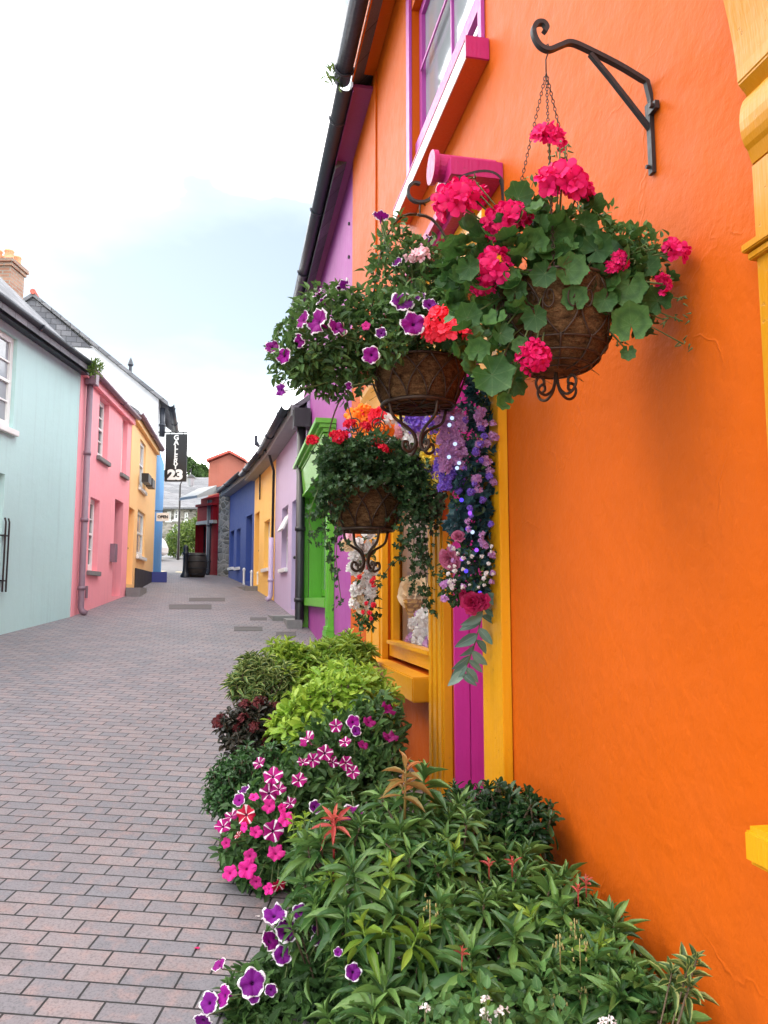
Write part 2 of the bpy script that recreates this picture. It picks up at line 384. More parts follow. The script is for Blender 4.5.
M['paving'] = m_brick('brick_paving', lin((119, 117, 123)), lin((142, 130, 131)), (.012, .011, .012), .19, .095, .0044,
                      rot=PSI + math.radians(3.4), bump=.85, blotch=lin((156, 132, 129)), rough=.66)
M['asphalt'] = m_plain('asphalt', (.16, .16, .165), .85, 0, .2, 30)
M['line'] = m_plain('road_paint', (.6, .52, .3), .7, 0, .3, 20)
M['earth'] = m_plain('earth', (.09, .1, .05), .9, 0, .4, 1.5)
M['cast'] = m_plain('cast_iron_cover', (.10, .09, .088), .9, .0, .3, 40, .6)
M['coir'] = None
def mk_coir():
    t = NT('coir_liner'); p = t.pos(); mp = t.n('ShaderNodeMapping'); mp.inputs['Scale'].default_value = (1, 1, 3); t.l(p, mp.inputs['Vector'])
    n1 = t.noise(mp.outputs[0], 26, 6, .7); n2 = t.noise(p, 140, 5, .7); n3 = t.noise(p, 11, 3)
    col = t.ramp(n1.outputs['Fac'], [(.3, (.05, .026, .012)), (.5, (.17, .088, .04)), (.72, (.32, .18, .085))]).outputs[0]
    col = t.mix(.7, col, t.ramp(n2.outputs['Fac'], [(.3, .3), (.6, 1)]).outputs[0], 'MULTIPLY')
    h = t.math('ADD', t.math('ADD', n1.outputs['Fac'], t.math('MULTIPLY', n2.outputs['Fac'], .5)), n3.outputs['Fac'])
    return t.done(t.bsdf(col, .95, t.bump(h, 1, .016), spec=.1))
M['coir'] = mk_coir()
# leaves
M['pieris'] = m_leaf('pieris_leaf', (.040, .118, .030), (.15, .27, .065), (.30, .40, .14), .38)
M['pieris_young'] = m_leaf('pieris_young_leaf', (.30, .24, .07), (.62, .22, .09), (.66, .42, .22), .42, trans=.3)
M['pieris_red'] = m_leaf('pieris_red_leaf', (.55, .07, .07), (.72, .22, .15), (.75, .4, .3), .42, trans=.3)
M['dark_shrub'] = m_leaf('dark_glossy_leaf', (.014, .042, .014), (.034, .088, .026), (.06, .11, .04), .26)
M['lime'] = m_leaf('lime_leaf', (.20, .37, .03), (.42, .56, .08), (.34, .46, .10), .42, trans=.3)
M['limeback'] = m_leaf('yellow_green_leaf', (.13, .25, .028), (.38, .50, .07), (.36, .46, .1), .42, trans=.28)
M['skimmia'] = m_leaf('wine_leaf', (.016, .022, .014), (.05, .038, .026), (.07, .04, .03), .32)
M['wine_bud'] = m_petal('wine_bud', (.09, .014, .02), (.20, .04, .04))
M['smallgreen'] = m_leaf('mid_green_leaf', (.024, .072, .02), (.06, .15, .04), None, .45)
M['petleaf'] = m_leaf('petunia_leaf', (.036, .092, .024), (.085, .18, .045), (.11, .19, .07), .55)
M['petdark'] = m_leaf('basket_petunia_leaf', (.042, .105, .03), (.11, .21, .055), (.14, .22, .08), .5)
M['variegated'] = m_leaf('cream_edged_leaf', (.04, .1, .025), (.09, .17, .04), None, .45, (.36, .38, .12))
M['geranium'] = m_leaf('geranium_leaf', (.028, .095, .02), (.07, .17, .036), (.14, .24, .08), .6, zone=True)
M['ivy'] = m_leaf('ivy_leaf', (.018, .055, .018), (.055, .125, .04), (.1, .16, .08), .38)
M['teal_leaf'] = m_leaf('teal_silk_leaf', (.012, .045, .06), (.03, .09, .105), (.05, .12, .12), .5)
M['euca'] = m_leaf('eucalyptus_leaf', (.10, .19, .15), (.22, .33, .27), (.3, .4, .34), .5)
M['salvia'] = m_leaf('pale_green_leaf', (.06, .16, .04), (.12, .25, .07), (.2, .3, .12), .5)
M['tree'] = m_leaf('tree_leaf', (.03, .07, .018), (.09, .16, .04), None, .6)
M['hedge'] = m_leaf('bush_leaf', (.06, .13, .02), (.18, .26, .05), None, .6)
M['stem'] = m_plain('green_stem', (.09, .13, .035), .6, 0, .3, 30)
M['wood'] = m_plain('brown_stem', (.09, .06, .035), .8, 0, .35, 30)
M['bark'] = m_plain('bark', (.07, .055, .04), .9, 0, .35, 12, .6)
M['hotpink'] = m_petal('geranium_petal', lin((218, 10, 92)), lin((242, 40, 128)), lin((180, 6, 60)), .34)
M['coral'] = m_petal('coral_petal', lin((240, 34, 60)), lin((255, 76, 100)), lin((220, 20, 60)), .3)
M['redpet'] = m_petal('red_petal', lin((200, 16, 44)), lin((236, 36, 70)), None, .28)
M['pinkwhite'] = m_petal('pink_white_petal', lin((250, 200, 214)), lin((255, 226, 232)), lin((226, 50, 110)), .3)
M['pet_edge'] = m_petunia('violet_white_petunia', (.17, .008, .21), (.86, .82, .88), edge_at=.83)
M['pet_mag'] = m_petunia('plum_white_petunia', (.25, .005, .21), (.86, .80, .86), edge_at=.86)
M['pet_star'] = m_petunia('striped_petunia', (.32, .004, .15), None, (.84, .76, .84))
M['pet_redstar'] = m_petunia('red_striped_petunia', (.40, .006, .04), None, (.84, .7, .72))
M['pet_pink'] = m_petunia('pink_petunia', (.74, .03, .3), throat=(.25, .01, .1))
M['pet_plum'] = m_petunia('plum_petunia', (.24, .006, .12))
M['calyx'] = m_plain('calyx_green', (.10, .16, .05), .6)
M['whiteflower'] = m_petal('white_petal', (.78, .74, .74), (.86, .82, .80), (.7, .5, .5))
M['blush'] = m_petal('blush_petal', lin((206, 150, 200)), lin((166, 116, 184)), lin((226, 186, 214)))
M['orangeflower'] = m_petal('orange_petal', lin((250, 120, 30)), lin((255, 170, 60)), lin((220, 70, 20)))
M['purpleflower'] = m_petal('purple_petal', lin((110, 80, 190)), lin((150, 110, 220)), lin((220, 200, 240)))
M['yellowflower'] = m_petal('yellow_petal', lin((240, 210, 60)), lin((250, 230, 120)))
M['roseflower'] = m_petal('rose_petal', lin((150, 20, 66)), lin((190, 40, 96)), lin((90, 8, 40)))
M['duskyrose'] = m_petal('dusky_rose_petal', lin((176, 84, 120)), lin((200, 120, 150)), lin((150, 60, 100)))
M['cream'] = m_petal('cream_petal', lin((232, 206, 170)), lin((244, 222, 190)), lin((220, 180, 130)))
M['waffle'] = m_brick('waffle', lin((206, 150, 70)), lin((220, 166, 84)), lin((150, 96, 36)), .03, .03, .005, axis=(.7, .7))
M['interior'] = m_plain('shop_interior', (.5, .36, .32), .8, 0, .5, 2)
def emis(name, c, s):
    t = NT(name); e = t.n('ShaderNodeEmission'); e.inputs['Color'].default_value = rgba(c); e.inputs['Strength'].default_value = s; return t.done(e)
M['bulb_blue'] = emis('blue_bulb', (.10, .06, 1.), .55); M['bulb_white'] = emis('white_bulb', (.6, .75, 1.), .42); M['bulb_violet'] = emis('violet_bulb', (.4, .1, 1.), .5)

# ------------------------------------------------------------------ leaf and flower shapes
def strip(ts, ws, fold=.12, droop=.18, wav=0.0):
    pts, uv, fc = [], [], []
    for i, (t, w) in enumerate(zip(ts, ws)):
        for s in (-1, 0, 1):
            pts.append((t, s * w * .5, fold * abs(s) * w * .5 - droop * t * t + (wav * (1 if (i % 2) else -1) * abs(s) * .1)))
            uv.append((.5 + .5 * s, t))
    for i in range(len(ts) - 1):
        for j in range(2): fc.append((i * 3 + j, i * 3 + j + 1, i * 3 + j + 4, i * 3 + j + 3))
    return np.array(pts), np.array(uv), fc
LANCE = strip([0, .12, .3, .55, .8, 1], [.10, .42, .8, 1., .62, .03], .3, .22)
OVATE = strip([0, .1, .3, .55, .8, 1], [.08, .55, 1., .95, .55, .04], .3, .2)
OBOV = strip([0, .2, .5, .75, .92, 1], [.08, .35, .8, 1., .72, .25], .22, .18)
PETAL = strip([0, .25, .55, .8, .95, 1.03], [.2, .55, .95, 1.05, .8, .3], -.18, .12, .5)
TINY = strip([0, .5, 1], [.15, 1., .05], .2, .1)
def lobed(nl, deep, ruffle, notch=.5, k=4):
    pts = [(0, 0, 0)]; uv = [(.5, 0)]; fc = []; m = nl * k + 1
    for ring, rr in ((0, .35), (1, .7), (2, 1.0)):
        for i in range(m):
            a = -PI + notch / 2 + (2 * PI - notch) * i / (m - 1); ph = (i % k) / k
            lob = 1 - deep * abs(math.cos(PI * i / k)) ** 1.6 * (.25, .7, 1.)[ring] - (.035 if ring == 2 and i % 2 else 0)
            r = rr * lob * (.86 + .14 * math.cos(a))
            pts.append((r * math.cos(a) * .55, r * math.sin(a) * .55, ruffle * (rr ** 2) * (math.cos(2 * PI * i / k)) + .16 * rr * rr + .03 * rr * math.sin(2 * a + 1)))
            uv.append((.5 + .32 * abs(2 * ph - 1), rr))
    for i in range(m - 1):
        fc.append((0, 1 + i, 2 + i)); fc.append((1 + i, 1 + m + i, 2 + m + i, 2 + i)); fc.append((1 + m + i, 1 + 2 * m + i, 2 + 2 * m + i, 2 + m + i))
    return np.array(pts), np.array(uv), fc
GERA = lobed(7, .15, -.03, .4, 8)
IVYL = lobed(5, .38, -.03, .9, 4)

def nrm(a): a = np.asarray(a, float); return a / (np.linalg.norm(a, axis=-1, keepdims=True) + 1e-9)
def rsph(n): return nrm(rng.normal(size=(n, 3)))
def ell(c, r, n, lo=.55, up=None):      # sample points towards the surface of an ellipsoid aligned to view right / depth / up
    d = rsph(n)
    if up is not None: d[:, 2] = np.where(d[:, 2] < up, -d[:, 2], d[:, 2])
    k = rng.uniform(lo ** 3, 1.0, n) ** (1 / 3)
    ax = np.stack([RT, nrm(np.array((FW[0], FW[1], 0))), np.array((0, 0, 1.))])
    lump = 1 + .16 * np.sin(d[:, 0] * 7 + c[0] * 9) * np.cos(d[:, 2] * 6 + c[1] * 5)
    off = (d * np.asarray(r) * (k * lump)[:, None]) @ ax
    return np.asarray(c) + off, nrm((d / np.asarray(r)) @ ax)
ZUP = np.array((0, 0, 1.))
def scatter(mb, c, r, n, L, T, asp=.5, lo=.5, up=.35, jit=.7, nup=.7, upcut=None, wall=True):
    P, d = ell(c, r, n, lo, upcut)
    Dv = nrm(d + ZUP * up + rng.normal(size=(n, 3)) * jit); Nv = nrm(ZUP * nup + d * .6 + rng.normal(size=(n, 3)) * .35)
    Ls = L * rng.uniform(.65, 1.25, n)
    if wall:
        k = P[:, 0] + np.maximum(Dv[:, 0], 0) * Ls < WX - .03; P, Dv, Nv, Ls = P[k], Dv[k], Nv[k], Ls[k]
    mb.leaves(P, Dv, Nv, Ls, Ls * asp, T)
def whorl(mb, tip, axis, n, L, asp, T, lo=12, hi=88, core=.35):
    ax = nrm(np.asarray(axis)); a = np.cross(ax, (1, .3, 0)); a = nrm(a); b = np.cross(ax, a)
    i = np.arange(n); ph = i * 2.39996 + rng.uniform(0, 6); q = i / max(1, n - 1)
    el = np.radians(lo + (hi - lo) * q ** .8 + rng.normal(size=n) * 7)       # angle away from the axis
    rad = a[None] * np.cos(ph)[:, None] + b[None] * np.sin(ph)[:, None]
    Dv = ax[None] * np.cos(el)[:, None] + rad * np.sin(el)[:, None]
    Nv = ax[None] * np.sin(el)[:, None] - rad * np.cos(el)[:, None] + rng.normal(size=(n, 3)) * .15
    Ls = L * (core + (1 - core) * q ** .6) * rng.uniform(.85, 1.15, n)
    P = np.asarray(tip)[None] - ax[None] * (q * L * .55)[:, None]
    k = P[:, 0] + np.maximum(Dv[:, 0], 0) * Ls < WX - .02
    mb.leaves(P[k], Dv[k], Nv[k], Ls[k], Ls[k] * asp, T)

# prototype flowers (unit size, +Z faces the viewer); the first use moves the mesh data, repeats share it
def petunia_mesh(nm, mat, wob):
    mb = MB(); k = 40; rings = [(.03, -.30), (.16, -.10), (.42, .03), (.72, .09), (.9, .08), (1., .03)]
    V = []; uv = []
    for r, z in rings:
        for j in range(k):
            a = 2 * PI * j / k; lob = 1 - .2 * (r ** 3) * (.5 + .5 * math.cos(5 * a + PI)) ** 2
            V.append((r * lob * math.cos(a), r * lob * math.sin(a), z + wob * r * r * math.sin(5 * a + 1) + .09 * r * r * r * math.sin(13 * a + 7 * wob) + .07 * r ** 3 * math.sin(8 * a + 40 * wob) + .12 * r * r * math.cos(a + 9 * wob)))
            uv.append((r, j / k))
    fc = [(i * k + j, i * k + (j + 1) % k, (i + 1) * k + (j + 1) % k, (i + 1) * k + j) for i in range(len(rings) - 1) for j in range(k)]
    mb.add(V, fc, uv)
    kk = 10; tub = [(.17, -.10), (.13, -.35), (.09, -.7), (.07, -.85)]; V = []; uv = []
    for r, z in tub:
        for j in range(kk): a = 2 * PI * j / kk; V.append((r * math.cos(a), r * math.sin(a), z)); uv.append((.5, j / kk))
    mb.add(V, [(i * kk + j, i * kk + (j + 1) % kk, (i + 1) * kk + (j + 1) % kk, (i + 1) * kk + j) for i in range(3) for j in range(kk)], uv)
    return mb.build(nm, mat, None, True)
def head_mesh(nm, mat, nflor, seed, flat=.7, fl=.40, npet=5):
    r0 = np.random.default_rng(seed); mb = MB()
    for i in range(nflor):
        z = 1 - (i + .5) / nflor * 1.35; ph = i * 2.39996 + r0.uniform(-.3, .3); s = math.sqrt(max(0, 1 - z * z))
        c = np.array((s * math.cos(ph), s * math.sin(ph), z * flat)) * (.70 + .08 * r0.normal()); ax = nrm(np.array((s * math.cos(ph), s * math.sin(ph), z + .25)) + r0.normal(size=3) * .22)
        a = nrm(np.cross(ax, r0.normal(size=3))); b = np.cross(ax, a)
        for k in range(npet):
            t = 2 * PI * k / npet + r0.uniform(-.12, .12); rad = a * math.cos(t) + b * math.sin(t); el = r0.uniform(.75, 1.25)
            Dv = rad * math.sin(el) + ax * math.cos(el); Nv = ax * math.sin(el) - rad * math.cos(el)
            l = fl * r0.uniform(.85, 1.15)
            mb.leaves(np.array([c]), np.array([Dv]), np.array([Nv]), l, l * .78, PETAL)
    return mb.build(nm, mat, None, True)
def rose_mesh(nm, mat, n=26, seed=1):
    r0 = np.random.default_rng(seed); mb = MB()
    for i in range(n):
        q = i / n; ph = i * 2.39996; el = .15 + 1.15 * q; rad = np.array((math.cos(ph), math.sin(ph), 0))
        Dv = rad * math.sin(el) + ZUP * math.cos(el); Nv = ZUP * math.sin(el) - rad * math.cos(el)
        mb.leaves(np.array([rad * .12 * q + ZUP * (-.25 * q)]), np.array([Dv]), np.array([Nv]), .45 + .5 * q, .5 + .5 * q, PETAL)
    return mb.build(nm, mat, None, True)
PROTO = []
def proto(o): PROTO.append(o); return o
PET = {k: [proto(petunia_mesh('flower', M[k], w)) for w in (.05, .11, .17, .23)] for k in ('pet_edge', 'pet_mag', 'pet_star', 'pet_redstar', 'pet_pink', 'pet_plum')}
HEAD = {k: [proto(head_mesh('flower_head', M[k], n, s + 3)) for s, n in enumerate((20, 24, 17))] for k in ('hotpink', 'coral', 'redpet', 'pinkwhite')}
CLUS = {k: [proto(head_mesh('blossom', M[k], n - 2, s + 30, .9, .74)) for s, n in enumerate((8, 11, 14))] for k in ('blush', 'orangeflower', 'purpleflower', 'yellowflower', 'whiteflower', 'wine_bud', 'coral')}
ROSE = {k: proto(rose_mesh('rose', M[k])) for k in ('roseflower', 'duskyrose', 'orangeflower', 'cream', 'pinkwhite')}
SALV = proto(head_mesh('flower', M['whiteflower'], 4, 77, .5, .9, 3))
def bulb_mesh(k):
    mb = MB(); mb.lathe((0, 0, 0), [(.02, -.9), (.6, -.75), (1, -.1), (.8, .6), (.3, .95), (.01, 1.)], 10); return proto(mb.build('light_bulb', M[k], None, True))
BULB = {k: bulb_mesh(k) for k in ('bulb_blue', 'bulb_white', 'bulb_violet')}
def pick(l): return random.choice(l)
VIEW = -FW
def face_dir(p, out, k=.6):
    if random.random() < .28: k *= .2          # a flower at p turned outwards from its clump and somewhat to the light / viewer
    return nrm(nrm(np.asarray(out)) + k * .3 * nrm(CAM - np.asarray(p)) + np.array((0, 0, .25)) + rng.normal(size=3) * .38)
# ------------------------------------------------------------------ the ground, lane and crossing road
def sheet(mb, xs, ys, dz):
    V = [(x, y, gz(x, y) + dz) for y in ys for x in xs]; n = len(xs)
    return mb.add(V, [(j * n + i, j * n + i + 1, (j + 1) * n + i + 1, (j + 1) * n + i) for j in range(len(ys) - 1) for i in range(n - 1)])
xs = [-600, -300, -150, -80, -50] + list(range(-40, 41, 4)) + [50, 80, 150, 300, 600]
structure(sheet(MB(), xs, [-100, -50, -30] + list(range(-20, 81, 4)) + [100, 150, 300, 900], -.012), 'ground', M['earth'])
def patch(px_pts, dz, mat, name):
    mb = MB(); P = [G(x, y, dz) for x, y in px_pts]; mb.add(P, [tuple(range(len(P)))]); return structure(mb, name, mat)
def cam_xy(X, Z): p = CAM + nrm(np.array((RT[0], RT[1], 0))) * X + nrm(np.array((FW[0], FW[1], 0))) * Z; return p[0], p[1]
def pl(X, Z, dz=0.): x, y = cam_xy(X, Z); return np.array((x, y, GA * Z + GB * X + dz))
mb = MB(); mb.add([pl(-5.6, -4), pl(3.5, -4), pl(3.5, 14), pl(-3.4, 23.2), pl(-7.2, 23.2), pl(-5.6, 14)], [(0, 1, 2, 3, 4, 5)])
structure(mb, 'lane', M['paving'])
mb = MB(); mb.add([pl(-16, 23.2, .002), pl(4, 23.2, .002), pl(8, 40, .002), pl(-24, 40, .002)], [(0, 1, 2, 3)])
structure(mb, 'cross_road', M['asphalt'])
mb = MB()
for i in range(9):
    mb.add([pl(-9.5 + i * .75, 23.9, .007), pl(-9.1 + i * .75, 23.9, .007), pl(-9.1 + i * .75, 24.25, .007), pl(-9.5 + i * .75, 24.25, .007)], [(0, 1, 2, 3)])
structure(mb, 'road_marking', M['line'])

# ------------------------------------------------------------------ houses
class Fr:
    def __init__(s, p0, p1, side):
        s.o = np.array((p0[0], p0[1])); d = np.array((p1[0] - p0[0], p1[1] - p0[1])); s.len = float(np.linalg.norm(d)); s.d = d / s.len
        s.n = np.array((-s.d[1], s.d[0])) * side; s.gz0 = gz(p0[0], p0[1])
    def W(s, u, n, z): q = s.o + s.d * u + s.n * n; return (q[0], q[1], z)
    def px(s, px, py, off=0.0):
        r = ray(px, py); t = (off - np.dot(s.n, CAM[:2] - s.o)) / np.dot(s.n, r[:2]); p = CAM + r * t
        return float(np.dot(p[:2] - s.o, s.d)), float(p[2])
    def rect(s, x0, x1, y0, y1, off=0.0):
        xm = (x0 + x1) / 2; a = s.px(x0, (y0 + y1) / 2, off)[0]; b = s.px(x1, (y0 + y1) / 2, off)[0]
        return (min(a, b), max(a, b), s.px(xm, y1, off)[1], s.px(xm, y0, off)[1])
    def base(s, u=0.0): q = s.o + s.d * u; return (q[0], q[1], gz(q[0], q[1]))
    def g(s, u): q = s.o + s.d * u; return gz(q[0], q[1])
    def box(s, mb, u0, u1, n0, n1, z0, z1):
        return mb.hexa([s.W(u0, n0, z0), s.W(u1, n0, z0), s.W(u1, n1, z0), s.W(u0, n1, z0), s.W(u0, n0, z1), s.W(u1, n0, z1), s.W(u1, n1, z1), s.W(u0, n1, z1)])
def facade(mb, fr, u0, u1, z0, z1, ops, rev):
    us = sorted({u0, u1, *[v for o in ops for v in o[:2]]}); zs = sorted({z0, z1, *[v for o in ops for v in o[2:4]]})
    us = [u for u in us if u0 <= u <= u1]; zs = [z for z in zs if z0 <= z <= z1]
    for a, b in zip(us, us[1:]):
        for c, d in zip(zs, zs[1:]):
            mu, mz = (a + b) / 2, (c + d) / 2
            if any(o[0] < mu < o[1] and o[2] < mz < o[3] for o in ops): continue
            mb.quad(fr.W(a, 0, c), fr.W(b, 0, c), fr.W(b, 0, d), fr.W(a, 0, d))
    for o in ops:
        a, b, c, d = o[:4]; r = -(o[4] if len(o) > 4 else rev)
        mb.quad(fr.W(a, 0, c), fr.W(a, r, c), fr.W(a, r, d), fr.W(a, 0, d)); mb.quad(fr.W(b, 0, c), fr.W(b, 0, d), fr.W(b, r, d), fr.W(b, r, c))
        mb.quad(fr.W(a, 0, d), fr.W(a, r, d), fr.W(b, r, d), fr.W(b, 0, d)); mb.quad(fr.W(a, 0, c), fr.W(b, 0, c), fr.W(b, r, c), fr.W(a, r, c))
def shell(mb, fr, u0, u1, z0, z1, depth, pitch, back_pitch=True):
    zr = z1 + depth / 2 * math.tan(math.radians(pitch))
    for u in (u0, u1): mb.add([fr.W(u, 0, z0), fr.W(u, -depth, z0), fr.W(u, -depth, z1), fr.W(u, -depth / 2, zr), fr.W(u, 0, z1)], [(0, 1, 2, 3, 4)])
    mb.quad(fr.W(u0, -depth, z0), fr.W(u1, -depth, z0), fr.W(u1, -depth, z1), fr.W(u0, -depth, z1))
def roof(mb, fr, u0, u1, z1, depth, pitch, over=.16, th=.07, vo=.06):
    t = math.tan(math.radians(pitch)); zr = z1 + depth / 2 * t; th /= math.cos(math.radians(pitch))
    for s in (0, 1):
        e = over if s == 0 else -depth - over; r = -depth / 2
        ze = z1 - over * t
        mb.hexa([fr.W(u0 - vo, e, ze + .01), fr.W(u1 + vo, e, ze + .01), fr.W(u1 + vo, r, zr + .01), fr.W(u0 - vo, r, zr + .01),
                 fr.W(u0 - vo, e, ze + th), fr.W(u1 + vo, e, ze + th), fr.W(u1 + vo, r, zr + th), fr.W(u0 - vo, r, zr + th)])
def gutter(fr, root, u0, u1, z, n, r, mat, fascia=None, name='gutter', joints=True):
    mb = MB(); k = 8; V = []
    for u in (u0, u1):
        for j in range(k + 1):
            a = PI + PI * j / k; V.append(fr.W(u, n + r * math.cos(a), z + r * math.sin(a)))
        for j in range(k + 1):
            a = 2 * PI - PI * j / k; V.append(fr.W(u, n + (r - .006) * math.cos(a), z + (r - .006) * math.sin(a)))
    m = 2 * (k + 1); mb.add(V, [(j, (j + 1) % m, m + (j + 1) % m, m + j) for j in range(m)] + [tuple(range(m))[::-1], tuple(range(m, 2 * m))])
    if joints:
        u = u0 + .5
        while u < u1:
            mb.tube([fr.W(u, n + (r + .008) * math.cos(a), z + (r + .008) * math.sin(a)) for a in np.linspace(PI, 2 * PI, 9)], .014, 5); u += 1.8
    g = mb.build(name, mat, root, True)
    if fascia:
        f = MB(); fr.box(f, u0, u1, n - r - .03, n - r - .005, z - .16, z + .03); fr.box(f, u0, u1, .004, n - r - .033, z - .155, z - .13); fixn(f.build('eave_board', fascia, root))
    return g
def win(root, fr, o, rec, fm, gm, sm, cols=1, rows=2, fw=.055, name='window', sill=True, sp=.06, gap=None):
    u0, u1, z0, z1 = o[:4]; u0 += .003; u1 -= .003; z0 += .003; z1 -= .003
    mb = MB(); d = .05
    fr.box(mb, u0, u0 + fw, -rec - d, -rec, z0, z1); fr.box(mb, u1 - fw, u1, -rec - d, -rec, z0, z1)
    fr.box(mb, u0 + fw, u1 - fw, -rec - d, -rec, z0, z0 + fw * 1.3); fr.box(mb, u0 + fw, u1 - fw, -rec - d, -rec, z1 - fw, z1)
    iu0, iu1, iz0, iz1 = u0 + fw, u1 - fw, z0 + fw * 1.3, z1 - fw; b = .022
    for i in range(1, rows):
        zc = iz0 + (iz1 - iz0) * i / rows; h = b * 1.7 if i * 2 == rows else b
        fr.box(mb, iu0, iu1, -rec - d + .004, -rec - .004 + (.012 if i * 2 == rows else 0), zc - h / 2, zc + h / 2)
    for i in range(1, cols):
        uc = iu0 + (iu1 - iu0) * i / cols; fr.box(mb, uc - b / 2, uc + b / 2, -rec - d + .008, -rec - .010, iz0, iz1)
    w = fixn(mb.build(name, fm, root))
    p = MB()
    if gm is M['clear']: p.quad(fr.W(iu0 - .01, -rec - .03, iz0 - .01), fr.W(iu1 + .01, -rec - .03, iz0 - .01), fr.W(iu1 + .01, -rec - .03, iz1 + .01), fr.W(iu0 - .01, -rec - .03, iz1 + .01))
    else: fr.box(p, iu0 - .01, iu1 + .01, -rec - .034, -rec - .028, iz0 - .01, iz1 + .01)
    p.build('pane', gm, w)
    if sill:
        s_ = MB(); fr.box(s_, u0 - .07, u1 + .07, .002, sp, z0 - .085, z0 - .008); fr.box(s_, u0, u1, -rec, .002, z0 - .03, z0 - .006)
        fixn(s_.build('sill', sm, w, bevel=.006))
    return w
def door(root, fr, o, rec, mat, name='door', knob=True):
    u0, u1, z0, z1 = o[:4]; mb = MB(); fr.box(mb, u0 + .003, u1 - .003, -rec - .05, -rec, z0 + .01, z1 - .003)
    w = u1 - u0; h = z1 - z0
    for a, b in ((.08, .45), (.55, .92)):
        fr.box(mb, u0 + w * .14, u0 + w * .46, -rec, -rec + .012, z0 + h * a, z0 + h * b); fr.box(mb, u0 + w * .54, u0 + w * .86, -rec, -rec + .012, z0 + h * a, z0 + h * b)
    d = fixn(mb.build(name, mat, root))
    if knob:
        k = MB(); k.lathe(fr.W(u0 + w * .88, -rec + .03, z0 + h * .48), [(.001, -.03), (.025, -.02), (.03, 0), (.02, .025), (.001, .03)], 10); k.build('handle', M['black'], d, True)
    return d
def downpipe(root, fr, u, n, z0, z1, r, mat, name='downpipe', shoe=True):
    mb = MB(); pts = [fr.W(u, n, z1), fr.W(u, n, z0 + .12)]
    if shoe: pts += [fr.W(u, n + .02, z0 + .06), fr.W(u, n + .09, z0 + .02)]
    mb.tube(pts, r, 12)
    z = z0 + .4
    while z < z1 - .1: mb.tube([fr.W(u, n, z), fr.W(u, n, z + .06)], r * 1.22, 12); z += 1.1
    return mb.build(name, mat, root, True)
def base_of(fr): return fr.base(0)

# ---- left row: teal house
a, b = G(0, 635), G(70, 617); dv = nrm(b - a)
fT = Fr(a - dv * 7.5, b, -1); LT = fT.len
zT = fT.px(86, 367)[1]
rT = thing('teal_house', 'pale teal rendered house with slate roof and white sash window, nearest on the left side', 'house', fT.base(LT))
oW = list(fT.rect(0, 15.5, 330, 431)); oW[0] = oW[1] - 1.02; oW[2] = fT.px(13, 430)[1]; oW[3] = fT.px(13, 336)[1]
oD = list(fT.rect(-6, 2, 473, 590)); oD[0] = oD[1] - .95; oD[2] = fT.g(oD[1]) - .02; oD[3] = fT.px(1, 473)[1]
mb = MB(); facade(mb, fT, 0, LT, fT.gz0 - 1.2, zT, [oW, oD], .14); shell(mb, fT, 0, LT, fT.gz0 - 1.2, zT, 5.4, 44); fixn(mb.build('wall', M['teal'], rT))
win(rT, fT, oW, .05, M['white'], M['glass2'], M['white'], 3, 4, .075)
door(rT, fT, oD, .12, M['white'])
mb = MB(); roof(mb, fT, 0, LT, zT, 5.4, 44, .2, .08, .03); rf = fixn(mb.build('roof', M['slate'], rT))
gutter(fT, rT, 0, LT + .03, zT - .03, .2, .065, M['gutter'], M['gutter'])
mb = MB(); ur = fT.px(5.5, 540, .02)[0]
for q in (0, .09): mb.tube([fT.W(ur - q, .06, fT.px(3, 592)[1]), fT.W(ur - q, .06, fT.px(3, 522)[1]), fT.W(ur - q, .045, fT.px(3, 518)[1])], .012, 6)
for q in (.15, .8): fT.box(mb, ur - .12, ur + .02, .004, .06, fT.px(3, 592)[1] + q * .9, fT.px(3, 592)[1] + q * .9 + .02)
mb.build('wall_hook_rail', M['black'], rT)
# ---- pink house
fP = Fr(G(70.5, 617), G(125.5, 596), -1); LP_ = fP.len; zP = fP.px(96, 381)[1] + .03
rP = thing('pink_house', 'salmon pink two storey house between the teal and the peach houses', 'house', fP.base(0))
w1 = fP.rect(98.5, 108.5, 399, 459.5); w2 = fP.rect(121.5, 127, 418, 475); w3 = fP.rect(89, 98.5, 498, 571)
dP = list(fP.rect(113.5, 122, 500, 590)); dP[2] = fP.g(dP[0]) + .10
mb = MB(); facade(mb, fP, 0, LP_, fP.gz0 - .6, zP, [w1, w2, w3, dP], .2); shell(mb, fP, 0, LP_, fP.gz0 - .6, zP, 5, 33); fixn(mb.build('wall', M['pink'], rP))
for i, w in enumerate((w1, w2, w3)): win(rP, fP, w, .09, M['white'], M['glass'], M['greyconc'], 2, 4, .085)
door(rP, fP, dP, .18, M['darkbase'])
mb = MB(); roof(mb, fP, 0, LP_, zP, 5, 33, .12, .07, -.01); fixn(mb.build('roof', M['slate'], rP))
gutter(fP, rP, 0.03, LP_ - .02, zP - .02, .14, .055, M['pipe'], M['pink'])
ud = fP.px(85, 500, .07)[0]
downpipe(rP, fP, ud, .075, fP.g(ud), zP - .25, .05, M['pipe'])
mb = MB(); fP.box(mb, ud - .09, ud + .09, .01, .19, zP - .27, zP - .06); fixn(mb.build('hopper', M['pipe'], rP))
u_, z_ = fP.px(86.5, 592, .01); mb = MB(); fP.box(mb, u_ - .05, u_ + .05, .003, .02, z_ - .1, z_ + .1); fixn(mb.build('air_vent', M['pipe'], rP))
u_, z_ = fP.px(112, 553, .01); mb = MB(); fP.box(mb, u_ - .12, u_ + .08, .003, .09, z_ - .17, z_ + .17); fixn(mb.build('letter_box', M['pipe'], rP))
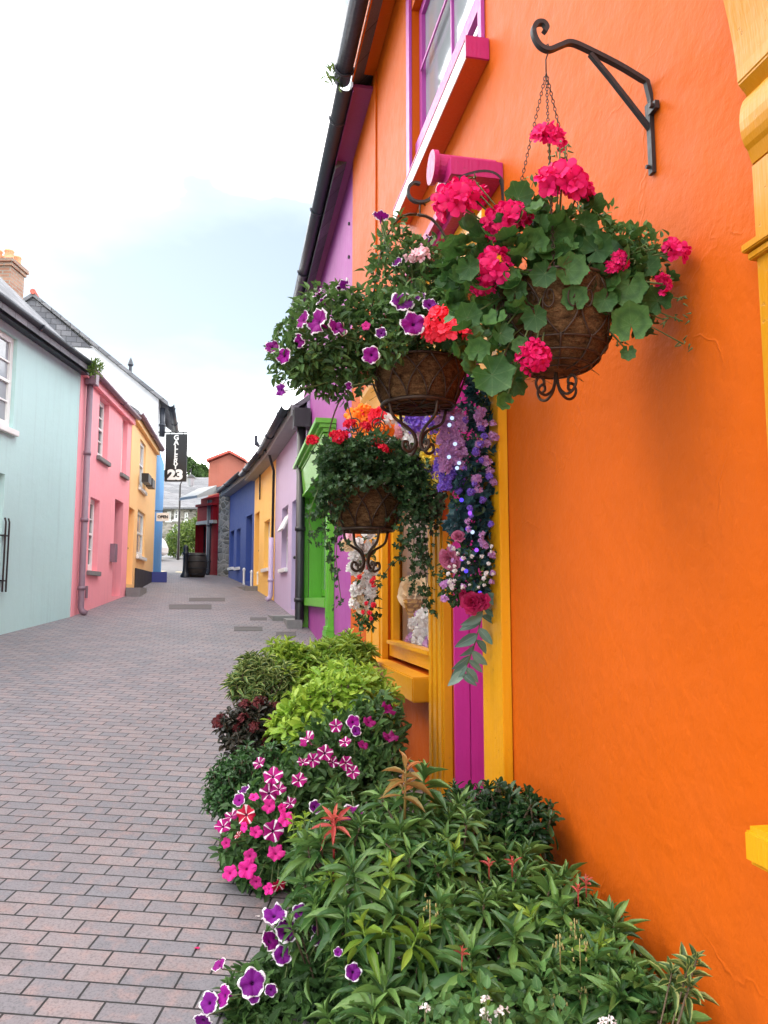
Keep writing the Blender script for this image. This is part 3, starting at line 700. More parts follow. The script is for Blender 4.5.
# ---- peach house
fE = Fr(G(126, 595.8), G(152.5, 581), -1); LE = fE.len; zE = fE.px(152, 441)[1]
rE = thing('peach_house', 'peach orange house with dark plinth and flower boxes at its upper window', 'house', fE.base(0))
w1 = fE.rect(139.5, 145.5, 441, 490); w2 = fE.rect(137, 145, 511, 556.5)
dE = list(fE.rect(127.5, 133, 507, 588)); dE[2] = fE.g(dE[0]) + .25
mb = MB(); facade(mb, fE, 0, LE, fE.gz0 - .4, zE, [w1, w2, dE], .16); shell(mb, fE, 0, LE, fE.gz0 - .4, zE, 5, 33); fixn(mb.build('wall', M['peach'], rE))
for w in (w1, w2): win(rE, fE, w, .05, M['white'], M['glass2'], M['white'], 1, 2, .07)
door(rE, fE, dE, .14, M['peach'])
mb = MB(); roof(mb, fE, 0, LE, zE, 5, 33, .12, .07, -.01); fixn(mb.build('roof', M['slate'], rE))
gutter(fE, rE, .03, LE - .02, zE - .02, .15, .06, M['pipe'], M['peach'])
mb = MB(); u_ = fE.px(134, 590)[0]; fE.box(mb, u_, LE, .003, .03, fE.gz0 - .3, fE.g(LE) + .22); fixn(mb.build('plinth', M['darkbase'], rE))
u0_, u1_ = w1[0], w1[1]; zb = fE.px(146, 489)[1]
for k, (p, q) in enumerate(((-.12, .42), (.62, 1.12))):
    pr = [fE.W(u0_ + (u1_ - u0_) * p, .13, zb - .02)]
    mb = MB(); fE.box(mb, u0_ + (u1_ - u0_) * p, u0_ + (u1_ - u0_) * q, .07, .22, zb - .02, zb + .18)
    tag_o = mb.build('window_box', M['black'], None, org=pr[0]); tag_o.location = pr[0]; fixn(tag_o)
    tag(tag_o, ('black flower box at the near side of the peach house upper window', 'black flower box at the far side of the peach house upper window')[k], 'flower box', 'black boxes below the upper window of the peach house')
p = G(126, 595.8); fS = fE
mb = MB(); ue = dE[0]; fE.box(mb, ue - .1, dE[1] + .1, .01, .3, fE.gz0 - .2, fE.g(ue) + .17)
s_ = solo(mb, 'door_step', M['greyconc'], 'grey stone step at the door of the peach house', 'step', fE.W(ue + .2, .3, fE.gz0)); fixn(s_)
# ---- gallery building: blue front, white gable above, slate hung top
fG = Fr(G(152.8, 580.5), G(160.5, 573), -1); LG = 3.4; zG = fG.px(158, 412)[1] + .38
rG = thing('gallery_building', 'tall building with bright blue front, white gable and slate hung gable top', 'building', fG.base(0))
zq = zE + .15; mb = MB(); facade(mb, fG, 0, LG, fG.gz0 - .3, zq, [], .1); fixn(mb.build('front_wall', M['sky_blue'], rG)); mb = MB(); facade(mb, fG, 0, LG, zq, zG, [], .1); fixn(mb.build('upper_wall', M['offwhite'], rG))
dp = 6.5; pit = 38; tz = math.tan(math.radians(pit)); zr = zG + dp / 2 * tz; zc = fG.px(110, 353)[1]
zc = zG + 1.35; nc = -(zc - zG) / tz
mb = MB(); V = [fG.W(0, -.002, fG.gz0 - .3), fG.W(0, -dp, fG.gz0 - .3), fG.W(0, -dp, zG), fG.W(0, -dp - nc, zc), fG.W(0, nc, zc), fG.W(0, -.002, zG)]
mb.add(V, [(0, 1, 2, 3, 4, 5)])
mb.quad(fG.W(LG, 0, fG.gz0 - .3), fG.W(LG, -dp, fG.gz0 - .3), fG.W(LG, -dp, zG), fG.W(LG, 0, zG)); mb.quad(fG.W(0, -dp, fG.gz0 - .3), fG.W(LG, -dp, fG.gz0 - .3), fG.W(LG, -dp, zG), fG.W(0, -dp, zG))
mb.build('gable_wall', M['offwhite'], rG)
mb = MB(); mb.prism([fG.W(-.05, nc - .03, zc - .05), fG.W(-.05, -dp - nc + .03, zc - .05), fG.W(-.05, -dp / 2, zr)], np.array((*(fG.d * .05), 0))); fixn(mb.build('slate_cladding', M['slatehung'], rG))
mb = MB(); roof(mb, fG, 0, LG, zG, dp, pit, .25, .09, .12); rf = fixn(mb.build('roof', M['slate'], rG))
mb = MB(); mb.tube([fG.W(-.15, -dp / 2, zr + .13), fG.W(LG + .15, -dp / 2, zr + .13)], .075, 8); mb.build('ridge_tiles', M['ridge'], rf)
gutter(fG, rG, -.1, LG, zG - .12, .32, .09, M['gutter'])
downpipe(rG, fG, .16, .1, zG - 1.1, zG - .2, .07, M['gutter'], shoe=False)
mb = MB(); vn, vz = -.75, zG + .75 * tz; mb.lathe(fG.W(-.05, vn, vz + .05), [(.045, 0), (.04, .2), (.08, .25), (.03, .4), (.001, .46)], 8); mb.build('vent_cowl', M['gutter'], rf)
# brick chimney behind the teal roof
zc_ = 17.; cpt = D(13, 300, zc_)
rC = thing('chimney_house', 'red brick chimney stack with clay pots rising behind the teal roof', 'chimney', (cpt[0], cpt[1], gz(cpt[0], cpt[1])))
q = zc_ / 769; cx, cy = D(5, 300, zc_)[:2]
fC = Fr((cx, cy), (cx + fT.d[0], cy + fT.d[1]), -1)
topz = D(10, 263, zc_)[2]
mb = MB(); fC.box(mb, -.30, .30, -.25, .25, gz(cx, cy) + 2.0, topz - .16); fC.box(mb, -.335, .335, -.285, .285, topz - .16, topz - .08); fC.box(mb, -.37, .37, -.32, .32, topz - .08, topz); fixn(mb.build('stack', M['redbrick'], rC))
for du, dn in ((-.17, -.13), (-.17, .13), (.15, -.13), (.15, .13)):
    mb = MB(); mb.lathe(fC.W(du, dn, topz), [(.12, 0), (.105, .07), (.09, .19), (.105, .21), (.105, .24), (.08, .24)], 14); mb.build('chimney_pot', M['pot'], rC, True)
mb = MB(); fC.box(mb, -1.6, 1.6, -1.6, 1.6, gz(cx, cy) - .2, gz(cx, cy) + 2.0); fixn(mb.build('wall', M['greyrender'], rC))

# ---- right row: lavender, yellow, navy cottages
eave = 4.68
def cottage(px0, px1, name, label, mat, ops, z1, depth=5.5, pitch=36, u_ext=0.):
    fr = Fr(G(*px0), G(*px1), 1); r = thing(name, label, 'house', fr.base(0)); O = []
    for kind, x0, x1, y0, y1 in ops:
        o = list(fr.rect(x0, x1, y0, y1));
        if kind == 'd': o[2] = fr.g((o[0] + o[1]) / 2) + .12
        o[0] = max(o[0], .03); o[1] = min(o[1], fr.len - .03); O.append((kind, o))
    mb = MB(); facade(mb, fr, -u_ext, fr.len, fr.gz0 - .5, z1, [o for k, o in O], .16); shell(mb, fr, -u_ext, fr.len, fr.gz0 - .5, z1, depth, pitch); fixn(mb.build('wall', mat, r))
    mb = MB(); roof(mb, fr, -u_ext, fr.len, z1, depth, pitch, .24, .08, -.004); rf = fixn(mb.build('roof', M['slate'], r))
    gutter(fr, r, -u_ext + .01, fr.len - .01, z1 - .08, .34, .075, M['gutter'], M['greyrender'])
    return fr, r, O, rf
fL, rL, oL, _ = cottage((300.5, 623), (274, 601), 'lavender_cottage', 'pale lavender cottage with grey blue door next to the lime green shopfront', M['lavender'],
                        [('w', 281.6, 287.8, 507, 568), ('d', 291.5, 296.2, 501, 612)], eave, u_ext=.45)
w = win(rL, fL, oL[0][1], .1, M['white'], M['glass'], M['white'], 1, 2, .06)
o = oL[0][1]; mb = MB(); zt = o[2] + (o[3] - o[2]) * .85; zl = o[2] + (o[3] - o[2]) * .6
mb.hexa([fL.W(o[0] + .05, -.08, zt), fL.W(o[1] - .05, -.08, zt), fL.W(o[1] - .05, .07, zl), fL.W(o[0] + .05, .07, zl), fL.W(o[0] + .05, -.05, zt + .02), fL.W(o[1] - .05, -.05, zt + .02), fL.W(o[1] - .05, .10, zl + .02), fL.W(o[0] + .05, .10, zl + .02)])
fixn(mb.build('open_sash', M['white'], w))
door(rL, fL, oL[1][1], .08, M['greydoor'])
mb = MB(); u0_, u1_ = oL[1][1][0] - .3, oL[1][1][1] + .25; fL.box(mb, u0_, u1_, .01, .42, fL.g(u0_) - .3, fL.g(u1_) - .02)
fixn(solo(mb, 'door_step', M['greyconc'], 'grey stone step at the door of the lavender cottage', 'step', fL.W((u0_ + u1_) / 2, .25, fL.g(u0_))))
downpipe(rL, fL, fL.len - .05, .08, fL.g(fL.len), eave - 1.9, .05, M['lavender'])
mb = MB(); mb.tube([fL.W(fL.len - .55, .36, eave - .1), fL.W(fL.len - .45, .2, eave - .22), fL.W(fL.len - .1, .06, eave - .5), fL.W(fL.len - .05, .06, eave - 1.9)], .028, 8); mb.build('overflow_pipe', M['black'], rL, True)
fY, rY, oY, _ = cottage((274, 601), (253, 588), 'yellow_cottage', 'custard yellow cottage between the lavender and the navy blue cottages', M['custard'],
                        [('w', 264, 269.5, 520.5, 568), ('d', 254.6, 258.8, 513, 586), ('d', 271.6, 273.6, 516, 598)], eave)
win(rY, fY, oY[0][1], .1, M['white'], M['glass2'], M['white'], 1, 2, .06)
door(rY, fY, oY[1][1], .14, M['ochredoor']); door(rY, fY, oY[2][1], .14, M['custard'], knob=False)
mb = MB(); uu = fY.px(260.5, 520)[0]; mb.tube([fY.W(uu, .03, eave - .2), fY.W(uu, .03, fY.px(260.5, 500)[1])], .02, 6); mb.build('cable', M['black'], rY)
uu = fY.px(262, 441, .5)[0]
mb = MB(); p0 = D(256, 441, 17); p1 = D(261, 449, 17); p2 = D(270, 452, 17); mb.tube([p0, p1, p2], .035, 6); mb.tube([p0 + (0, 0, .12), p0 - (0, 0, .1)], .04, 6); mb.tube([p1 - np.array((.1, 0, -.08)), p1 + np.array((.12, 0, -.05))], .025, 5); mb.tube([p2, p2 - np.array((0, 0, .22))], .03, 6)
mb.build('cable_bracket', M['gutter'], rY)
fB, rB, oB, _ = cottage((253, 588), (228, 577), 'navy_cottage', 'navy blue cottage with two narrow windows beside the rubble stone wall', M['blue'],
                        [('w', 230, 233.8, 531, 567), ('w', 236.4, 240.2, 529, 567), ('d', 245.8, 251.6, 515.6, 584)], eave + .08)
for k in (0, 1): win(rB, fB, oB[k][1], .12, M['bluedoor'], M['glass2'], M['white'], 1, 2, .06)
door(rB, fB, oB[2][1], .3, M['bluedoor'])
def ground_box(px, py, w, d, h, name, mat, label, cat, group=None, sink=.1):
    p = G(px, py); fr = Fr(p, (p[0] + fB.d[0], p[1] + fB.d[1]), 1); mb = MB(); fr.box(mb, -w / 2, w / 2, -d / 2, d / 2, p[2] - sink, p[2] + h)
    return fixn(solo(mb, name, mat, label, cat, p, group, bevel=.01))
ground_box(250, 588.5, 1.3, .5, .05, 'door_step', M['greyconc'], 'low grey step in front of the navy blue door', 'step')
for px, py, lb in ((243.8, 584.5, 'white post at the navy side of the step, farthest of the three posts'), (251.3, 587.5, 'white post in the middle of the step at the navy door'), (257.8, 589.5, 'white post at the yellow cottage end of the step')):
    p = G(px, py); mb = MB(); mb.lathe(p, [(.03, -.1), (.03, .36), (.04, .37), (.04, .4), (.02, .43), (.001, .44)], 12); solo(mb, 'white_post', M['white'], lb, 'post', p, 'short white posts by the step', smooth=False)
# stone wall, red shop, terracotta gable
fW = Fr(G(228, 577.2), G(217, 575.6), 1); r_ = thing('stone_building', 'narrow rubble stone building between the navy cottage and the red shop', 'building', fW.base(0))
zs_ = D(222, 489, 23)[2]
mb = MB(); fW.box(mb, 0.01, fW.len - .01, -4, -.003, fW.gz0 - .3, zs_); fixn(mb.build('wall', M['stone'], r_))
mb = MB(); mb.hexa([fW.W(-.02, .1, zs_ + .01), fW.W(fW.len, .1, zs_ + .01), fW.W(fW.len, -4.1, zs_ + 1.2), fW.W(-.02, -4.1, zs_ + 1.2), fW.W(-.02, .1, zs_ + .1), fW.W(fW.len, .1, zs_ + .1), fW.W(fW.len, -4.1, zs_ + 1.3), fW.W(-.02, -4.1, zs_ + 1.3)]); fixn(mb.build('roof', M['slate'], r_))
fR = Fr(G(217, 575.6), G(199, 573.5), 1); r_ = thing('red_shop', 'dark red shopfront with grey canopy and green drainpipe at the end of the lane', 'shop', fR.base(0))
zt = fR.px(215, 497)[1]; zb = fR.px(212, 520)[1]; Ln = fR.len
ops = [(.55, 1.0, fR.gz0 + .3, zb - .1), (1.2, min(1.75, Ln - .3), fR.gz0 + .1, zb - .1)]
mb = MB(); facade(mb, fR, 0.01, Ln, fR.gz0 - .2, zt, ops, .15); shell(mb, fR, .01, Ln, fR.gz0 - .2, zt, 4, 20); fixn(mb.build('wall', M['red'], r_))
mb = MB(); fR.box(mb, .1, Ln, .004, .12, zb - .02, zb + .42); fR.box(mb, .05, Ln, .004, .2, zb + .425, zb + .5); fixn(mb.build('fascia', M['red'], r_))
mb = MB(); fR.box(mb, .05, Ln, .004, .16, zb - .12, zb - .023); fixn(mb.build('cornice', M['greyrender'], r_))
for k, o in enumerate(ops): win(r_, fR, o, .1, M['red'], M['glass'], M['red'], 1, 1, .06, sill=False, name='window' if k == 0 else 'door')
mb = MB(); mb.hexa([fR.W(.1, .02, zt + .1), fR.W(Ln + .1, .02, zt + .1), fR.W(Ln + .1, .7, zt - .1), fR.W(.1, .7, zt - .1), fR.W(.1, .02, zt + .35), fR.W(Ln + .1, .02, zt + .35), fR.W(Ln + .1, .7, zt - .02), fR.W(.1, .7, zt - .02)]); fixn(mb.build('canopy', M['greyrender'], r_))
downpipe(r_, fR, .3, .12, fR.gz0, zt - .1, .07, M['gutter'])
tp = D(226, 500, 27.5); fO = Fr((tp[0] + .65, tp[1] - .2), (tp[0] - .65, tp[1] + .3), 1)
r_ = thing('terracotta_building', 'orange terracotta gable rising behind the stone wall at the lane end', 'building', (tp[0], tp[1], gz(tp[0], tp[1])))
zo = D(207, 462, 27.5)[2]; zo2 = D(228, 453, 27.5)[2]
p0, p1, p2 = D(208, 500, 27.5), D(229, 500, 27.5), D(244, 500, 27.5); zg = gz(tp[0], tp[1]) - .3; bk = np.array((FW[0], FW[1], 0)) * 5
mb = MB(); mb.prism([(p0[0], p0[1], zg), (p2[0], p2[1], zg), (p2[0], p2[1], zo), (p1[0], p1[1], zo2), (p0[0], p0[1], zo)], bk); fixn(mb.build('wall', M['terracotta'], r_))
mb = MB(); e = np.array((0, 0, .03))
for A, B, z0, z1 in ((p0, p1, zo, zo2), (p2, p1, zo, zo2)):
    A_ = np.array((A[0], A[1], z0)) + (A - B) * np.array((.1, .1, 0)); B_ = np.array((B[0], B[1], z1)); f_ = -bk * .03
    mb.hexa([A_ + f_ + e, B_ + f_ + e, B_ + bk + e, A_ + bk + e, A_ + f_ + e * 4, B_ + f_ + e * 4, B_ + bk + e * 4, A_ + bk + e * 4])
fixn(mb.build('roof', M['ridge'], r_))

# ---- things at the end of the lane
p = G(185, 577.3); mb = MB(); mb.lathe(p, [(.13, -.05), (.13, .06), (.09, .12), (.07, .2), (.065, .62), (.09, .66), (.09, .70), (.06, .74), (.075, .84), (.05, .90), (.001, .93)], 16)
solo(mb, 'bollard', M['black'], 'black cast iron bollard at the end of the lane', 'bollard', p, smooth=True)
p = G(196, 577); r_ = thing('barrel', 'dark wooden barrel standing beside the red shop', 'barrel', p)
mb = MB(); mb.lathe(p, [(.001, 0), (.24, 0), (.29, .17), (.31, .35), (.29, .54), (.25, .69), (.23, .69), (.23, .65), (.001, .65)], 20); mb.build('body', m_plain('dark_stave', (.03, .021, .014), .6, 0, .4, 20), r_, True)
mb = MB()
for z, rr in ((.08, .27), (.25, .305), (.45, .305), (.62, .27)): mb.tube([p + np.array((rr * math.cos(t), rr * math.sin(t), z)) for t in np.linspace(0, 2 * PI, 25)], .014, 5)
mb.build('hoops', M['black'], r_, True)
ground_box(157.5, 581.5, .55, .42, .24, 'blue_block', M['bluedoor'], 'low dark blue block at the corner of the blue building', 'kerb block')
# hanging gallery sign
zs = 20.8; c0, c1 = D(165.3, 433.5, zs), D(187, 482, zs)
def letters(txt, x, y, z, h, size, mat, root, bold=.0, name='lettering', wid=1.0):
    cu = bpy.data.curves.new('text', 'FONT'); cu.body = txt; cu.size = size; cu.align_x = 'CENTER'; cu.align_y = 'CENTER'; cu.offset = bold; cu.extrude = .004
    t = bpy.data.objects.new('text', cu); COL.objects.link(t); bpy.context.view_layer.update()
    me = bpy.data.meshes.new_from_object(t.evaluated_get(bpy.context.evaluated_depsgraph_get())); bpy.data.objects.remove(t)
    V = np.array([v.co[:] for v in me.vertices]); o = np.array((x, y, z)); rt = nrm(np.array((RT[0], RT[1], 0))); tw = -nrm(np.array((FW[0], FW[1], 0)))
    W = o + V[:, 0:1] * rt * wid + V[:, 1:2] * np.array((0, 0, 1.)) + V[:, 2:3] * tw
    return V, W, [tuple(p_.vertices) for p_ in me.polygons]
rt = nrm(np.array((RT[0], RT[1], 0))); fw2 = nrm(np.array((FW[0], FW[1], 0)))
mid = (c0 + c1) / 2; w2 = np.dot(c1 - c0, rt) / 2; h2 = (c0[2] - c1[2]) / 2
r_ = thing('hanging_sign', 'tall black hanging sign with white letters GALLERY 23', 'sign', (mid[0], mid[1], mid[2] - h2))
def cbox(mb, c, hw, hh, d0, d1):
    q = [(-hw, -hh), (hw, -hh), (hw, hh), (-hw, hh)]
    return mb.hexa([c + rt * a + ZUP * b + fw2 * d0 for a, b in q] + [c + rt * a + ZUP * b + fw2 * d1 for a, b in q])
mb = MB(); cbox(mb, mid, w2, h2, -.03, .03); fixn(mb.build('board', M['black'], r_, bevel=.008))
mb = MB(); y = mid[2] + h2 * .83
for ch in 'GALLERY':
    q = mid - fw2 * .036; _, W, fc = letters(ch, q[0], q[1], y, 0, .19, None, None, .006); mb.add(W, fc); y -= .132
q = mid - fw2 * .036; _, W, fc = letters('23', q[0], q[1], mid[2] - h2 * .74, 0, .36, None, None, .02, wid=1.15); mb.add(W, fc)
mb.build('lettering', M['white'], r_)
mb = MB(); top = mid + ZUP * (h2 + .05); mb.tube([top + rt * w2, top - rt * (w2 + .35)], .02, 6); mb.tube([top - rt * w2 * .6, top - rt * w2 * .6 - ZUP * .06], .012, 5); mb.tube([top + rt * w2 * .6, top + rt * w2 * .6 - ZUP * .06], .012, 5)
mb.build('bracket', M['black'], r_)
mid = D(163, 517, 20.2); r_ = thing('open_sign', 'small white sign reading OPEN below the gallery sign', 'sign', (mid[0], mid[1], mid[2] - .14))
mb = MB(); cbox(mb, mid, .17, .11, -.015, .015); fixn(mb.build('board', M['white'], r_))
mb = MB(); q = mid - fw2 * .02; _, W, fc = letters('OPEN', q[0], q[1], mid[2], 0, .105, None, None, .004); mb.add(W, fc); mb.build('lettering', M['black'], r_)
mb = MB(); mb.tube([mid + ZUP * .16 + rt * .2, mid + ZUP * .16 - rt * .4], .012, 5); mb.tube([mid + ZUP * .16, mid + ZUP * .12], .01, 5); mb.build('bracket', M['black'], r_)
# lamp post
p = G(178, 560); dl = depth_of(p); r_ = thing('street_lamp', 'slender dark street lamp behind the gallery sign', 'street lamp', p)
tpz = D(178, 484, dl)[2]; mb = MB(); mb.tube([p - ZUP * .1, p + ZUP * .8, (p[0], p[1], tpz)], [.07, .05, .035], 8)
hd = D(191, 474, dl); mb.tube([(p[0], p[1], tpz), (p[0] + .12, p[1], tpz + .35), tuple(hd + ZUP * .2), tuple(hd)], .025, 6); mb.build('pole', M['black'], r_)
mb = MB(); mb.lathe(hd, [(.02, 0), (.16, -.1), (.2, -.18)], 8); mb.build('lamp_cap', M['black'], r_)
mb = MB(); mb.lathe(hd, [(.17, -.185), (.1, -.5), (.02, -.52)], 8); mb.build('lamp_glass', M['glass2'], r_)
# parked car (its rear half shows)
pc = G(157, 561.5); dc = depth_of(pc)
def carP(l, w, h): return pc - rt * l + fw2 * w + ZUP * h - ZUP * GB * l
r_ = thing('parked_car', 'white car parked beyond the blue building at the end of the lane', 'car', pc)
prof = [(0.02, .35), (0.0, .6), (.12, .88), (.55, 1.32), (.8, 1.42), (1.9, 1.45), (2.6, 1.36), (3.1, .98), (3.9, .82), (4.1, .6), (4.1, .3), (3.6, .22), (.5, .22)]
def sect(w, ins): return [carP(l, w, h if h < .9 else h) for l, h in prof]
mb = MB(); A = [carP(l, .12 if h > .95 else 0, h) for l, h in prof]; B = [carP(l, 1.6 - (.12 if h > .95 else 0), h) for l, h in prof]; n = len(prof)
mb.add(np.vstack([A, B]), [tuple(range(n))[::-1], tuple(range(n, 2 * n))] + [(i, (i + 1) % n, n + (i + 1) % n, n + i) for i in range(n)])
fixn(mb.build('body', M['white'], r_, bevel=.05))
mb = MB(); mb.prism([carP(.62, .085, .95), carP(2.9, .085, .95), carP(2.5, .12, 1.3), carP(.85, .12, 1.34)], fw2 * .03); fixn(mb.build('side_window', M['glass'], r_))
for l in (.75, 3.3):
    for w in (-.02, 1.42):
        c = carP(l, w, .31); mb = MB(); ring = []
        V = []; 
        for ww in (0, .2):
            for j in range(20): V.append(c + fw2 * ww + (rt * math.cos(j * PI / 10) + ZUP * math.sin(j * PI / 10)) * .31)
        mb.add(V, [tuple(range(20))[::-1], tuple(range(20, 40))] + [(j, (j + 1) % 20, 20 + (j + 1) % 20, 20 + j) for j in range(20)]); wl = fixn(mb.build('wheel', M['black'], r_))
        mb = MB(); V = [c - fw2 * .01 + (rt * math.cos(j * PI / 8) + ZUP * math.sin(j * PI / 8)) * .19 for j in range(16)]; mb.add(V, [tuple(range(16))]); mb.build('rim', M['cast'], wl)
mb = MB(); q = carP(-.0, .3, .75); mb.hexa([carP(-.02, w, h) for w, h in ((.02, .62), (.28, .62), (.28, .85), (.02, .85))] + [carP(.1, w, h) for w, h in ((.02, .62), (.28, .62), (.28, .85), (.02, .85))]); fixn(mb.build('tail_light', M['red'], r_))
# grey houses across the road
def far_house(pl0, pl1, zeave_px, dist, name, label, mat, wins, pitch=35, depth=6):
    p0, p1 = D(*pl0, dist), D(*pl1, dist); fr = Fr(p1, p0, 1)      # faces us
    if np.dot(fr.n, CAM[:2] - fr.o) < 0: fr.n = -fr.n
    r = thing(name, label, 'house', (fr.o[0], fr.o[1], gz(*fr.o))); z1 = D(pl0[0], zeave_px, dist)[2]; z0 = gz(*fr.o) - .6
    O = [fr.rect(*w) for w in wins]
    mb = MB(); facade(mb, fr, 0, fr.len, z0, z1, O, .15); shell(mb, fr, 0, fr.len, z0, z1, depth, pitch); fixn(mb.build('wall', mat, r))
    mb = MB(); roof(mb, fr, 0, fr.len, z1, depth, pitch, .3, .1, .1); rf = fixn(mb.build('roof', M['slate'], r))
    for o in O: win(r, fr, o, .08, M['white'], M['glass'], M['white'], 1, 2, .09)
    return fr, r, rf
fr, r, rf = far_house((140, 530), (207, 530), 506, 46, 'grey_house', 'grey stone house with slate roof and white framed windows across the road', M['stone'],
                      [(166.5, 171, 511, 521), (173.5, 178.5, 509, 520), (184, 188, 512, 521), (172, 178, 524, 533)])
mb = MB(); uc = fr.px(174, 490)[0]; zc = D(174, 487, 48)[2]; fr.box(mb, uc - .3, uc + .3, -3.4, -2.6, zc - 2.0, zc); fixn(mb.build('chimney', M['offwhite'], rf))
# bush, trees
def bush(name, label, cat, ells, n, L, mat, loc, T=OVATE, trunk=None):
    r = thing(name, label, cat, loc); mb = MB()
    for c, rad, k in ells: scatter(mb, c, rad, int(n * k), L, T, .55, .35, .2, .9, .6, wall=False)
    mb.build('foliage' if trunk is None else 'crown', mat, r, False)
    mb = MB(); b = np.array(loc)
    if trunk: 
        mb.tube([b - ZUP * .3, b + ZUP * trunk * .5, b + ZUP * trunk], [.3, .22, .14], 8)
    for c, rad, k in ells: mb.tube([b + ZUP * (trunk * .8 if trunk else 0), (b * .4 + np.asarray(c) * .6) , c], [.1, .06, .02] if trunk else [.04, .03, .012], 5)
    mb.build('trunk' if trunk else 'stems', M['bark'], r)
    return r
p = G(186, 556)
bush('bush', 'rounded light green bush at the far end of the lane', 'bush', [(D(184, 539, 33), (.72, .7, .75), 1), (D(175, 545, 33.4), (.45, .5, .55), .5), (D(196, 534, 33.6), (.55, .5, .7), .7), (D(203, 531, 34), (.5, .5, .85), .6)], 1500, .11, M['hedge'], p)
for k, (px, py, dd, s, lb) in enumerate(((186, 478, 52, 1., 'broad green tree above the roof of the grey house'), (166, 486, 56, .75, 'smaller green tree left of the tallest one, mostly behind the gallery sign'), (201, 481, 54, .8, 'green tree beside the terracotta gable'))):
    c = D(px, py, dd); b = np.array((c[0], c[1], gz(c[0], c[1])))
    E = [(c + rt * x * s + ZUP * z * s + fw2 * y * s, (1.0 * s * q, 1.0 * s * q, .85 * s * q), .35) for x, y, z, q in ((0, 0, .35, 1), (-.9, .3, -.3, .8), (.9, -.2, -.2, .85), (.3, .6, -.9, .9), (-.4, -.5, -.8, .9), (.1, -.3, .9, .6), (1.3, .2, -.9, .7), (-1.3, 0, -1., .7))]
    bush('tree', lb, 'tree', E, 2600, .17, M['tree'], b, trunk=float(c[2] - b[2]) - 1.0)
# drain covers let into the lane
for x0, x1, y0, y1, lb in ((189, 225, 598, 601.3, 'farther long iron drain cover, beyond the matching one in the lane'), (169, 211.5, 604.6, 609.2, 'nearer long iron drain cover in the middle of the lane'),
                           (234, 262.5, 626.8, 631, 'iron cover in the lane left of the lavender cottage step'), (250, 267, 617.6, 620.3, 'small iron cover in front of the yellow cottage'),
                           (276, 296, 632, 636.2, 'dark drain grating at the foot of the black downpipe'), (267, 290, 644, 647.5, 'iron cover nearest to the yellow green shrub')):
    Q = [G(x0, y1), G(x1, y1), G(x1, y0), G(x0, y0)]; cc = sum(Q) / 4; r_ = thing('drain_cover', lb, 'drain cover', cc, 'iron covers in the lane')
    I = [q + (cc - q) * .0 + nrm(cc - q) * .12 for q in Q]; mb = MB()
    for j in range(4):
        a, b, c, d = Q[j], Q[(j + 1) % 4], I[(j + 1) % 4], I[j]
        mb.hexa([a - ZUP * .02, b - ZUP * .02, c - ZUP * .02, d - ZUP * .02, a + ZUP * .005, b + ZUP * .005, c + ZUP * .005, d + ZUP * .005])
    fixn(mb.build('frame', M['cast'], r_)); mb = MB(); mb.hexa([q - ZUP * .02 for q in I] + [q + ZUP * .003 for q in I]); fixn(mb.build('infill', M['cast'], r_))
# ------------------------------------------------------------------ right side: purple house with the green shopfront
H = Fr((WX, 0), (WX, 1), 1)
def ux(px, py=600, off=0.): return H.px(px, py, off)[0]
ZE = 6.2; ZO = 6.34
uB, uE = ux(352, 640), ux(302, 560)
rU = thing('purple_house', 'purple house with lime green shopfront between the lavender cottage and the orange house', 'house', (WX, uB, gz(WX, uB)))
gw = (ux(331), ux(308.5), H.px(320, 600)[1], 3.12, .27)
mb = MB(); facade(mb, H, uB, uE, gz(WX, uB) - .5, ZE, [gw], .1); shell(mb, H, uB, uE, gz(WX, uB) - .5, ZE, 6, 38); fixn(mb.build('wall', M['purple'], rU))
mb = MB(); roof(mb, H, uB, uE, ZE, 6, 38, .2, .08, -.01); fixn(mb.build('roof', M['slate'], rU))
gutter(H, rU, uB - 1.2, uE + .05, ZE - .03, .27, .075, M['gutter'])
mb = MB(); H.box(mb, uB - 1.2, uE, .004, .19, ZE - .05, ZE - .02); H.box(mb, uB - 1.2, uE, .192, .2, ZE - .1, ZE); fixn(mb.build('eave_board', M['soffit'], rU))
ud_ = ux(299.5, 600, .15); downpipe(rU, H, ud_, .15, gz(WX, ud_), 4.2, .07, M['black'])
mb = MB(); H.box(mb, ud_ - .14, ud_ + .14, .02, .28, 4.2, 4.5); fixn(mb.build('hopper', M['black'], rU))
sg = thing('green_shopfront', 'lime green wooden shopfront with pale cornice and sill on the purple house', 'shopfront', H.W((gw[0] + gw[1]) / 2, 0, gz(WX, gw[0])))
mb = MB(); a, b = gw[0] - .34, gw[1] + .2
H.box(mb, a, b, .004, .11, 3.14, 3.5); H.box(mb, a, b, .004, .13, 3.1, 3.137); fixn(mb.build('fascia', M['green'], sg))
mb = MB()
for k, (n1, z0, z1) in enumerate(((.16, 3.503, 3.55), (.2, 3.553, 3.6), (.25, 3.603, 3.66))): H.box(mb, a - .03 - .02 * k, b + .03 + .02 * k, .004, n1, z0, z1)
mb.hexa([H.W(a, .112, 3.16), H.W(b, .112, 3.16), H.W(b, .116, 3.16), H.W(a, .116, 3.16), H.W(a, .112, 3.49), H.W(b, .112, 3.49), H.W(b, .15, 3.49), H.W(a, .15, 3.49)])
fixn(mb.build('cornice', M['green'], sg))
